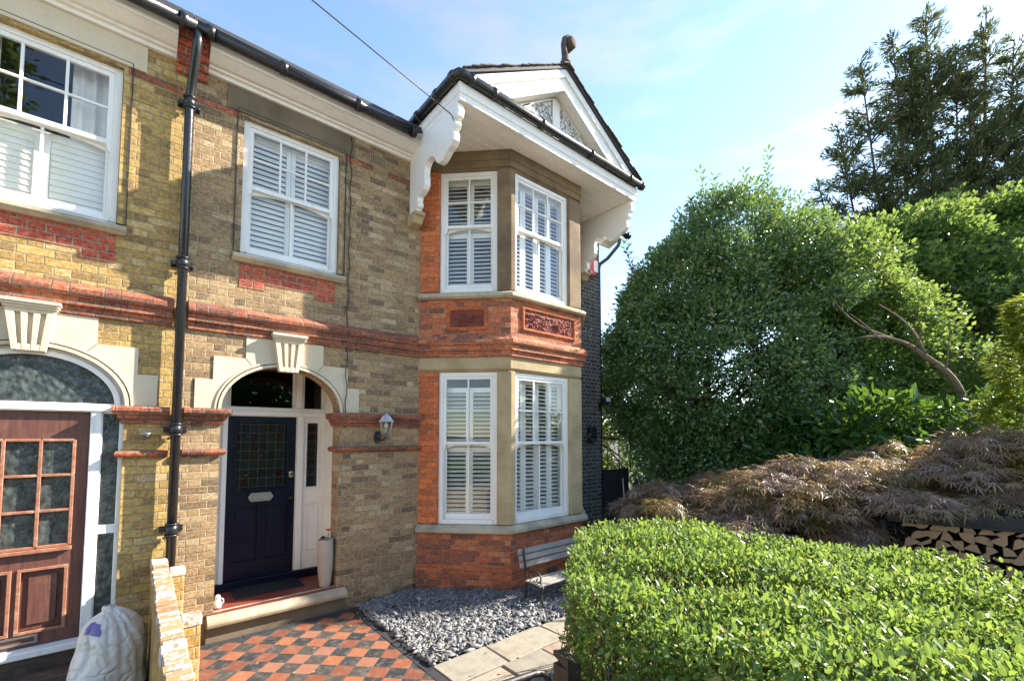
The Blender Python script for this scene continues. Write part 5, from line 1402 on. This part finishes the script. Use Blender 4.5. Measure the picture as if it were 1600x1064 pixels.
M['leaf_laurel'] = mat_leaf("laurel_leaf", [(0, (0.02, 0.06, 0.012)), (0.6, (0.04, 0.11, 0.02)), (1, (0.075, 0.16, 0.03))], 0.25, (0.25, 0.42, 0.04), 0.22, 0.6)

def poly_dist(x, y, poly):
    """distance to the outline, nearest outward normal"""
    best = np.full(len(x), 1e9); nx_ = np.zeros(len(x)); ny_ = np.zeros(len(x))
    n = len(poly)
    area = sum(poly[i][0] * poly[(i + 1) % n][1] - poly[(i + 1) % n][0] * poly[i][1] for i in range(n))
    for i in range(n):
        ax_, ay_ = poly[i]; bx_, by_ = poly[(i + 1) % n]
        dx, dy = bx_ - ax_, by_ - ay_; L2 = dx * dx + dy * dy
        t_ = np.clip(((x - ax_) * dx + (y - ay_) * dy) / L2, 0, 1)
        d = np.hypot(x - ax_ - t_ * dx, y - ay_ - t_ * dy)
        m = d < best; best[m] = d[m]
        l = math.sqrt(L2); sg = 1 if area > 0 else -1
        nx_[m] = sg * dy / l; ny_[m] = -sg * dx / l
    return best, nx_, ny_

def clipped_hedge(name, label, poly, h, n, lf_len, mat, root_loc, group=None, z0=0.05, fine=True, top_amp=0.045):
    Rt = thing(name, root_loc, label, "hedge", group)
    xs = [p[0] for p in poly]; ys = [p[1] for p in poly]
    m = int(n * 6)
    x = rng.uniform(min(xs), max(xs), m); y = rng.uniform(min(ys), max(ys), m)
    hz = h + top_amp * np.sin(x * 3.1 + 1) * np.cos(y * 2.3) + top_amp * .6 * np.sin(x * 9 + y * 7)
    if fine: hz = hz - 0.055 * np.clip(-y - 4.0, 0, 2.2)
    z = rng.uniform(z0, 1, m) ** 0.8 * hz
    k = inpoly(x, y, poly); x, y, z, hz = x[k], y[k], z[k], hz[k]
    d, nx_, ny_ = poly_dist(x, y, poly)
    dt = hz - z
    depth = np.minimum(d, dt)
    # uneven surface: patches grow out or are bare
    lump = np.array([noise.noise((a * 4, b_ * 4, c * 4)) for a, b_, c in zip(x, y, z)])
    big_ = np.array([noise.noise((a * 1.6 + 9, b_ * 1.6, c * 2.2)) for a, b_, c in zip(x, y, z)])
    p = np.exp(-np.maximum(0, depth - 0.03 - 0.10 * lump - 0.05 * big_) / 0.08) * np.clip(0.75 + 1.3 * big_ + 0.9 * lump, 0.12, 1.0)
    low = np.clip(z / 0.5, 0.30, 1.0)
    k = rng.uniform(0, 1, len(x)) < p * np.where(dt < d, 1, low)
    idx = np.where(k)[0]
    if len(idx) > n: idx = rng.choice(idx, n, replace=False)
    x, y, z, d, dt, nx_, ny_ = x[idx], y[idx], z[idx], d[idx], dt[idx], nx_[idx], ny_[idx]
    q = len(x)
    wt = np.exp(-dt / 0.12)[:, None]; wsd = np.exp(-d / 0.12)[:, None]
    outw = norm(np.stack([nx_, ny_, np.zeros(q)], 1) * wsd + np.array([[0, 0, 1.0]]) * wt + 0.15 * randdir(q))
    P = np.stack([x, y, z], 1) + outw * rng.uniform(-0.02, 0.07, q)[:, None]
    D = norm(outw * rng.uniform(0.15, 0.9, q)[:, None] + randdir(q) * 0.85 + np.array([[0, 0, 0.35]]))
    Nn = norm(outw * 0.9 + randdir(q) * 0.7 + np.array([[0, 0, 0.25]]))
    Ls_ = lf_len * rng.uniform(0.45, 1.3, q)
    leaves("foliage", P, D, Nn, Ls_, Ls_ * rng.uniform(0.45, 0.62, q), mat, Rt, LEAF_FINE if fine else LEAF_KITE)
    # bare stems inside and poking shoots on top
    b = MB()
    for i in range(int(n / 75)):
        j = random.randrange(q)
        e = Vector(P[j]); s_ = Vector((e.x * .7 + .3 * (sum(xs) / len(xs)) + random.uniform(-.15, .15), e.y + random.uniform(-.2, .2), 0.0))
        s_.x += (e.x - s_.x) * 0.6
        mid = (s_ + e) / 2 + Vector((random.uniform(-.08, .08), random.uniform(-.08, .08), random.uniform(0, .1)))
        b.tube([s_, mid, e], [0.007, 0.005, 0.0022], 5, False)
    b.build("stems", M['twig'], Rt, recalc=False)
    if fine:
        face = np.where((d < 0.16) & (z < 0.95) & (dt > 0.2))[0]
        b = MB()
        for j in rng.choice(face, min(420, len(face)), replace=False):
            p0 = Vector(P[j]) + Vector((nx_[j], ny_[j], 0)) * random.uniform(-0.05, 0.03)
            dv = Vector((random.uniform(-.5, .5), random.uniform(-.5, .5), random.uniform(-.2, 1))).normalized() * random.uniform(0.08, 0.22)
            b.tube([p0, p0 + dv * .5 + Vector((random.uniform(-.015, .015), random.uniform(-.015, .015), 0)), p0 + dv], [0.0035, 0.003, 0.0015], 4, False)
        o = b.build("twigs", M['bark_pale'], Rt, recalc=False); o['kind'] = "stuff"
    return Rt

HP = [(1.87, -4.08), (2.08, -3.70), (2.48, -3.39), (3.20, -2.92), (3.6, -3.05), (4.0, -4.0), (4.25, -5.0), (4.4, -7.0), (1.87, -7.0)]
clipped_hedge("privet_hedge", "broad clipped bright green privet hedge filling the lower right behind the railing", HP, 1.28, 125000, 0.038, M['leaf_privet'], (3.0, -5.0, 0))

def rooted_branch(b, p0, p1, r0, r1, sag=0.1, n=8):
    P0, P1 = Vector(p0), Vector(p1)
    pts = []; rs = []
    off = Vector((random.uniform(-1, 1), random.uniform(-1, 1), random.uniform(-.3, 1))) * sag * (P1 - P0).length
    for i in range(7):
        t_ = i / 6
        pts.append(P0 + (P1 - P0) * t_ + off * math.sin(t_ * math.pi)); rs.append(r0 + (r1 - r0) * t_)
    b.tube(pts, rs, n, True)

def bush(name, label, cat, root, blobs, n, leaf, wid, mat, clump=0.34, nclump=None, trunk=None, tmpl=LEAF_KITE, group=None, inner=0.35, droop=0.0, upb=0.3, bark=None, nlimb=40):
    """evergreen mass: leaf clumps over a union of ellipsoids (cx,cy,cz,rx,ry,rz)"""
    Rt = thing(name, root, label, cat, group)
    B = np.array(blobs, dtype=float)
    areas = (B[:, 3] * B[:, 4] * B[:, 5]) ** (2 / 3)
    nclump = nclump or 700
    C_, O_ = [], []
    while len(C_) < nclump:
        i = rng.choice(len(B), p=areas / areas.sum())
        d = randdir(1)[0]
        f_ = rng.uniform(0.93, 1.04) if rng.uniform() > inner else rng.uniform(0.55, 0.9)
        p = B[i, :3] + B[i, 3:] * d * f_
        if p[2] < 0.1: continue
        ins = (((p - B[:, :3]) / B[:, 3:]) ** 2).sum(1); ins[i] = 9
        if ins.min() < 0.6: continue
        C_.append(p); O_.append(norm(d / B[i, 3:]))
    C_ = np.array(C_); O_ = np.array(O_)
    rad = clump * rng.uniform(0.45, 1.35, len(C_))
    w = rad ** 2; cid = rng.choice(len(C_), n, p=w / w.sum())
    loc = rng.normal(size=(n, 3)); loc = norm(loc) * rng.uniform(0.15, 1.0, n)[:, None] ** 0.6
    P = C_[cid] + loc * rad[cid][:, None] * np.array([1, 1, 0.75])
    D = norm(loc * 0.7 + O_[cid] * 0.5 + randdir(n) * 0.7 + np.array([0, 0, -droop]))
    Nn = norm(O_[cid] * 0.6 + loc * 0.4 + randdir(n) * 0.6 + np.array([0, 0, upb]))
    Ls_ = leaf * rng.uniform(0.6, 1.3, n)
    leaves("foliage", P, D, Nn, Ls_, Ls_ * wid, mat, Rt, tmpl)
    if trunk:
        b = MB()
        for (p0, r0, p1, r1) in trunk:
            rooted_branch(b, p0, p1, r0, r1)
        for j in rng.choice(len(C_), min(nlimb, len(C_)), replace=False):
            tk = trunk[rng.integers(len(trunk))]
            rooted_branch(b, tk[2], C_[j], tk[3] * 0.6, 0.008, 0.08, 6)
        b.build("trunk", bark or M['bark_tree'], Rt, recalc=False)
    return Rt

def shoots(root, spots, mat, leaf=0.08, bark=None):
    """long upright leafy shoots above a crown"""
    P, D, Nn = [], [], []
    for (x, y, z, h, lx, ly) in spots:
        b = MB()
        base = Vector((x, y, z)); tip = base + Vector((lx, ly, h))
        b.tube([base, (base + tip) / 2 + Vector((0.02, 0, 0)), tip], [0.012, 0.008, 0.003], 5, False); b.build("shoot_stem", bark or M['twig'], root, recalc=False)
        m = int(h / 0.022)
        for i in range(m):
            t_ = (i + .5) / m
            if t_ < 0.1: continue
            a = i * 2.4
            p = base + (tip - base) * t_
            dd = Vector((math.cos(a), math.sin(a), 0.55)).normalized()
            P.append(p + dd * random.uniform(0, 0.07)); D.append(dd); Nn.append(Vector((random.uniform(-.4, .4), random.uniform(-.4, .4), 1)))
    n = len(P)
    leaves("shoot_leaves", np.array(P), np.array(D), np.array(Nn), leaf * rng.uniform(0.7, 1.3, n), leaf * 0.5, mat, root, LEAF_FINE)

# the big evergreen beside the house
ho = bush("holly_tree", "tall dense dark evergreen tree right beside the house corner", "tree", (9.9, -0.9, 0),
     [(9.75, -0.75, 3.5, 2.25, 2.25, 1.9), (9.85, -0.9, 5.0, 1.75, 1.75, 1.6), (10.2, -1.3, 6.1, 1.35, 1.3, 1.35), (8.85, -0.3, 3.9, 1.25, 1.1, 1.05), (9.6, -1.4, 1.9, 1.25, 1.2, 1.2), (9.75, -0.3, 2.4, 1.3, 1.2, 1.4), (10.3, -0.6, 3.3, 1.5, 1.5, 1.7), (10.6, -2.0, 4.6, 1.5, 1.5, 2.3), (9.3, -0.5, 4.9, 1.3, 1.2, 1.1), (10.4, -2.3, 2.4, 1.5, 1.3, 1.6)],
     175000, 0.088, 0.54, M['leaf_holly'], 0.31, 1900, [((9.9, -0.9, 0), 0.16, (9.8, -0.8, 2.2), 0.11), ((9.9, -0.9, 1.2), 0.10, (9.2, -0.3, 3.0), 0.05), ((9.8, -0.8, 2.2), 0.10, (10.1, -1.2, 5.2), 0.04)])
shoots(ho, [(9.65, -1.0, 7.0, 1.05, -0.15, 0.05), (9.8, -1.15, 7.0, 0.9, -0.1, 0.0), (9.4, -0.8, 6.7, 0.7, -0.1, 0), (10.95, -1.8, 7.2, 1.5, 0.0, -0.05), (10.55, -1.5, 7.2, 1.05, 0.0, 0.05), (11.15, -1.9, 7.0, 0.9, 0.2, 0), (11.4, -2.3, 6.9, 0.8, 0.1, 0), (10.75, -1.7, 7.2, 0.8, 0.1, 0), (11.2, -2.5, 6.6, 0.7, 0.1, -0.1), (8.05, -0.1, 5.6, 0.7, -0.15, 0.1)], M['leaf_holly'], 0.12)

# lighter mixed trees to the right with bare pale limbs
gt = bush("hazel_tree", "light green leafy tree with a bare pale leaning trunk at the right", "tree", (11.2, -4.2, 0),
     [(11.3, -2.9, 5.3, 1.2, 1.2, 1.0), (12.1, -2.9, 5.0, 1.1, 1.1, 1.1), (12.4, -3.2, 3.9, 1.4, 1.4, 1.7), (12.1, -3.0, 2.5, 1.6, 1.5, 1.8), (12.9, -4.6, 2.4, 1.3, 1.3, 1.5)],
     70000, 0.095, 0.62, M['leaf_green'], 0.36, 700, [((10.3, -5.0, 0), 0.075, (10.05, -4.85, 2.75), 0.055), ((10.05, -4.85, 2.75), 0.055, (9.75, -4.6, 3.25), 0.047), ((9.75, -4.6, 3.25), 0.047, (9.4, -4.32, 3.56), 0.036), ((9.4, -4.32, 3.56), 0.034, (8.75, -3.85, 3.66), 0.014), ((9.4, -4.32, 3.56), 0.03, (9.3, -3.75, 3.95), 0.016), ((9.3, -3.75, 3.95), 0.016, (9.5, -3.3, 4.6), 0.008), ((9.6, -4.5, 3.4), 0.022, (9.9, -3.9, 4.4), 0.010), ((9.0, -4.05, 3.64), 0.012, (8.9, -3.7, 4.1), 0.005), ((9.85, -4.7, 3.1), 0.015, (9.5, -4.8, 3.7), 0.005), ((9.5, -4.4, 3.48), 0.012, (9.1, -4.5, 3.9), 0.004)], bark=M['bark_pale'], nlimb=0)
shoots(gt, [(10.6, -3.0, 5.9, 0.75, -0.05, 0), (11.2, -3.5, 6.1, 0.4, 0, 0.1), (11.1, -3.2, 6.0, 0.35, 0.1, 0)], M['leaf_green'], 0.16)

bush("lime_tree", "broad bright leafy tree at the right edge behind the bare leaning trunk", "tree", (19.4, -4.6, 0),
     [(18.2, -2.9, 6.9, 1.9, 1.8, 1.7), (19.2, -4.2, 7.2, 2.1, 2.0, 1.9), (20.4, -5.6, 7.3, 2.1, 2.0, 2.0), (18.6, -4.0, 4.2, 2.2, 2.2, 2.6), (20.0, -5.8, 4.0, 2.4, 2.2, 2.8), (17.6, -2.6, 4.6, 1.8, 1.8, 2.6), (21.2, -7.0, 6.6, 1.8, 1.8, 2.2), (16.6, -3.4, 6.4, 1.7, 1.6, 1.9), (15.2, -2.6, 5.7, 1.6, 1.5, 2.0), (16.8, -4.9, 4.9, 1.6, 1.5, 1.9)],
     130000, 0.145, 0.62, M['leaf_green'], 0.48, 1000, [((19.4, -4.6, 0), 0.2, (19.3, -4.6, 3.5), 0.14)])
bush("laurel_bush", "low glossy broad leaved laurel bush behind the maple under the evergreen", "bush", (9.2, -3.3, 0),
     [(9.3, -3.0, 1.5, 0.9, 0.8, 0.9), (9.4, -3.9, 1.8, 0.9, 0.8, 0.9), (9.6, -4.8, 1.9, 0.9, 0.9, 0.9)], 7000, 0.17, 0.42, M['leaf_laurel'], 0.28, 160, [((9.2, -3.3, 0), 0.05, (9.3, -3.3, 1.2), 0.03)], LEAF_FINE)
bush("ivy_bush", "dark ivy bush growing over the side gate below the evergreen", "bush", (8.2, -0.5, 0),
     [(8.3, -0.5, 1.2, 0.42, 0.45, 0.85), (8.6, -1.0, 0.8, 0.55, 0.6, 0.8)], 9000, 0.075, 0.7, M['leaf_holly'], 0.2, 160, [((8.2, -0.5, 0), 0.04, (8.2, -0.5, 1.0), 0.02)])
bush("back_garden_tree", "bright sunlit tree seen through the gap behind the side gate", "tree", (14.5, 6.5, 0),
     [(13.5, 5.5, 2.2, 2.2, 2.0, 2.2), (16.0, 5.0, 3.0, 2.5, 2.2, 2.8)], 16000, 0.16, 0.6, M['leaf_green'], 0.5, 220, [((14.5, 6.5, 0), 0.15, (14.5, 6.4, 2.0), 0.1)])

# golden feathery shrub at the right edge
def golden():
    Rt = thing("golden_conifer", (8.9, -5.7, 0), "feathery yellow green conifer at the right edge in front of the leafy tree", "tree")
    n = 15000
    h = rng.uniform(0.5, 3.9, n); rmax = 0.9 * np.sqrt(np.clip((4.1 - h) / 3.6, 0.02, 1))
    a = rng.uniform(0, 2 * np.pi, n); lay = np.sin(h * 9 + np.sin(a * 3) * 2)
    r = rmax * (0.75 + 0.2 * lay + rng.uniform(-0.25, 0.12, n))
    P = np.stack([8.9 + r * np.cos(a), -5.7 + r * np.sin(a), h], 1)
    D = np.stack([np.cos(a), np.sin(a), rng.uniform(-0.5, 0.5, n)], 1) + 0.4 * randdir(n)
    Nn = np.array([0, 0, 1.0]) + 0.5 * randdir(n)
    leaves("foliage", P, D, Nn, rng.uniform(0.07, 0.16, n), 0.028, M['leaf_gold'], Rt, BLADE)
    b = MB(); b.tube([(8.9, -5.7, 0), (8.9, -5.7, 3.6)], [0.06, 0.015], 8); b.build("trunk", M['bark_tree'], Rt)
golden()

# weeping cut leaved maple
def maple():
    Rt = thing("japanese_maple", (7.45, -3.6, 0), "spreading bronze purple cut leaved maple drooping behind the hedge", "tree")
    axd = np.array([0.528, -0.849]); cr = np.array([0.849, 0.528]); c0_ = np.array([7.3, -3.45])
    HL, HC = 2.75, 1.35
    tiers = []
    for i in range(215):
        a = rng.uniform(0, 2 * np.pi); q = np.sqrt(rng.uniform(0.0, 1.0))
        s, c = q * np.cos(a), q * np.sin(a)
        top = (1.68 + 0.55 * s) * (1 - 0.45 * c * c) - 0.25 * max(0, abs(s) - 0.75)
        lo = 0.5 if s < 0.12 else 1.42
        z = top - rng.choice([0.0, 0.10, 0.35, 0.65], p=[0.42, 0.25, 0.2, 0.13]) + rng.normal(0, 0.10)
        tiers.append((s * (HL if s > 0 else 2.5), c * HC, max(lo, z), rng.uniform(0.18, 0.48)))
    P, D, Nn, L_ = [], [], [], []
    for (s, c, z, r) in tiers:
        m = int(125 * (r / 0.4) ** 1.5)
        a = rng.uniform(0, 2 * np.pi, m); q = rng.uniform(0, 1, m) ** 0.6 * r
        ps = s + q * np.cos(a); pc = c + q * np.sin(a)
        pz = z - 0.6 * q * q / r * 0.6 + rng.normal(0, 0.03, m)
        od = np.stack([np.cos(a) + 0.6 * s / HL, np.sin(a) + 0.6 * c / HC], 1)
        xy = c0_ + ps[:, None] * axd + pc[:, None] * cr
        dxy = od[:, 0:1] * axd + od[:, 1:2] * cr
        p3 = np.concatenate([xy, pz[:, None]], 1)
        d3 = norm(np.concatenate([dxy, (0.05 - 0.75 * q / r)[:, None] + rng.normal(0, .36, (m, 1))], 1))
        side = norm(np.cross(d3, np.array([0, 0, 1.0]))); up = np.cross(side, d3)
        for f_ in (-1.25, -0.75, -0.25, 0.25, 0.75, 1.25):
            dd = d3 * math.cos(f_) + side * math.sin(f_) + 0.08 * rng.normal(size=(m, 3)) + np.array([0, 0, -0.12 * abs(f_)])
            P.append(p3); D.append(dd); Nn.append(up + 0.25 * rng.normal(size=(m, 3))); L_.append(rng.uniform(0.10, 0.20, m) * (1 - 0.25 * abs(f_)))
    P, D, Nn, L_ = map(np.concatenate, (P, D, Nn, L_))
    leaves("foliage", P, D, Nn, L_, L_ * 0.095, M['leaf_maple'], Rt, BLADE)
    b = MB()
    r0 = Vector((7.45, -3.6, 0)); r1 = Vector((7.4, -3.6, 0.8)); b.tube([r0, Vector((7.42, -3.68, .4)), r1], [0.10, 0.08, 0.07], 8)
    for (s, c, z, r) in tiers[::2]:
        e = Vector((*(c0_ + s * axd + c * cr), z - 0.05))
        e.z -= 0.12; mid = (r1 + e) / 2; mid.z = r1.z * .5 + e.z * .5 - 0.1
        b.tube([r1, mid, e], [0.03, 0.016, 0.005], 6, False)
    b.build("trunk", M['bark_tree'], Rt, recalc=False)
maple()

# tall conifer in the distance
def conifer():
    bx, by = 24.0, -3.3
    Rt = thing("tall_conifer", (bx, by, 0), "very tall dark ragged conifer rising behind the shrubs against the sky", "tree")
    b = MB(); P, D, Nn, L_ = [], [], [], []
    leaders = [(0.0, -0.1, 19.2, 0.34), (1.7, -1.7, 19.0, 0.24), (-1.1, 0.8, 18.2, 0.2), (-2.0, 1.7, 17.2, 0.18), (-2.7, 2.4, 14.6, 0.16), (-3.2, 3.0, 12.2, 0.14), (3.0, -2.9, 17.0, 0.2), (0.9, -1.2, 16.5, 0.18), (-0.6, 0.3, 15.5, 0.16), (4.2, -4.2, 15.5, 0.2), (2.4, -2.4, 15.0, 0.16), (3.6, -3.7, 17.2, 0.16), (5.2, -5.4, 14.0, 0.16), (-1.6, 1.3, 12.5, 0.12), (0.4, -0.6, 12.5, 0.14), (0.85, -0.85, 18.0, 0.14), (-0.5, 0.4, 17.6, 0.14), (2.4, -2.4, 18.0, 0.14), (4.4, -4.6, 16.6, 0.14)]
    for li, (lx, ly, H_, r) in enumerate(leaders):
        tip = Vector((bx + lx, by + ly, H_)); bs = Vector((bx + lx * 0.2, by + ly * 0.2, 0 if li == 0 else 4.0))
        ctrl = [bs, Vector((bx + lx * .75, by + ly * .75, 4 + (H_ - 4) * .4)), tip]
        b.tube(ctrl, [r * .7, r * .32, 0.02], 8, False)
        nb = int(H_ * 5.2)
        for i in range(nb):
            t_ = rng.uniform(0.22, 1.0) ** 0.9
            p = ctrl[0].lerp(ctrl[1], min(1, t_ * 2)) if t_ < .5 else ctrl[1].lerp(ctrl[2], t_ * 2 - 1)
            a = rng.uniform(0, 2 * math.pi)
            ln = (0.35 + 3.6 * (1 - t_) ** 0.8) * rng.uniform(0.5, 1.1)
            rise = rng.uniform(0.2, 1.0)
            dv = Vector((math.cos(a), math.sin(a), rise)).normalized()
            e = p + dv * ln + Vector((0, 0, -0.10 * ln))
            b.tube([p, p.lerp(e, .5) + Vector((0, 0, 0.06 * ln)), e], [0.035, 0.02, 0.006], 5, False)
            m = int(ln * 44) + 16
            tt = rng.uniform(0.12, 1.0, m)
            base = np.array(p)[None] + (np.array(e) - np.array(p))[None] * tt[:, None] + np.array([0, 0, 0.06 * ln])[None] * (np.sin(tt * np.pi))[:, None]
            sp = 0.24 * (1 - 0.5 * tt)[:, None]
            off = rng.normal(size=(m, 3)) * np.array([1, 1, 0.7]) * sp * 0.55
            P.append(base + off)
            D.append(np.array(dv)[None] * 0.9 + off * 2.2 + rng.normal(size=(m, 3)) * 0.35 + np.array([0, 0, -0.1])[None])
            Nn.append(rng.normal(size=(m, 3)) * 0.6 + np.array([0, 0, 1.0]))
            L_.append(rng.uniform(0.14, 0.32, m))
    P, D, Nn, L_ = map(np.concatenate, (P, D, Nn, L_))
    leaves("foliage", P, D, Nn, L_, 0.055, M['leaf_conifer'], Rt, BLADE)
    b.build("trunk", M['bark_tree'], Rt, recalc=False)
conifer()

# street side planting that the panes mirror
for i, (x, w, h, lab) in enumerate([(-9.0, 3.4, 6.5, "broad leafy street tree opposite, farthest left of the mirrored row"), (-5.2, 2.3, 18.0, "tall slim street tree opposite, mirrored in the left upper window"), (1.5, 3.0, 6.0, "low rounded street tree opposite, mirrored in the porch fanlight"), (7.0, 3.2, 6.5, "broad leafy street tree opposite, farthest right of the mirrored row")]):
    bush("street_tree", lab, "tree", (x, -19, 0), [(x, -19, h * .55, w, 2.2, h * .42), (x + .8, -18.6, h * .32, w, 2.0, h * .3)], 9000, 0.34, 0.7, M['leaf_green'], 0.75, 200, [((x, -19, 0), 0.22, (x, -19, h * .5), 0.14)], group="street trees opposite")
clipped_hedge("neighbour_hedge", "clipped hedge across the neighbour's front garden mirrored in the bay pane", [(-1.2, -4.2), (-1.2, -4.9), (-4.5, -4.9), (-4.5, -4.2)], 1.25, 9000, 0.07, M['leaf_privet'], (-2.8, -4.5, 0), fine=False)
q = 46
fx = rng.uniform(0.6, 4.2, q); fy = rng.uniform(-3.2, -0.3, q)
ok = (fy < -0.3) & ((fx < 2.9) | (fy < -1.15)); fx, fy = fx[ok], fy[ok]; q = len(fx)
P_ = np.stack([fx, fy, np.where((fx > 2.12) & (fy > -1.95), 0.06, 0.014)], 1)
D_ = randdir(q) * np.array([1, 1, 0.15])
fo = leaves("fallen_leaves", P_, D_, np.array([[0, 0, 1.0]]) + 0.35 * randdir(q), rng.uniform(0.025, 0.05, q), 0.022, mat_island("dry_leaf", [(0, (0.20, 0.10, 0.03)), (0.5, (0.30, 0.20, 0.06)), (1, (0.22, 0.24, 0.07))], 0.7), None, LEAF_FINE)
tag(fo, "small dry fallen leaves scattered over the path and chippings", "fallen leaves", kind="stuff")
#END#
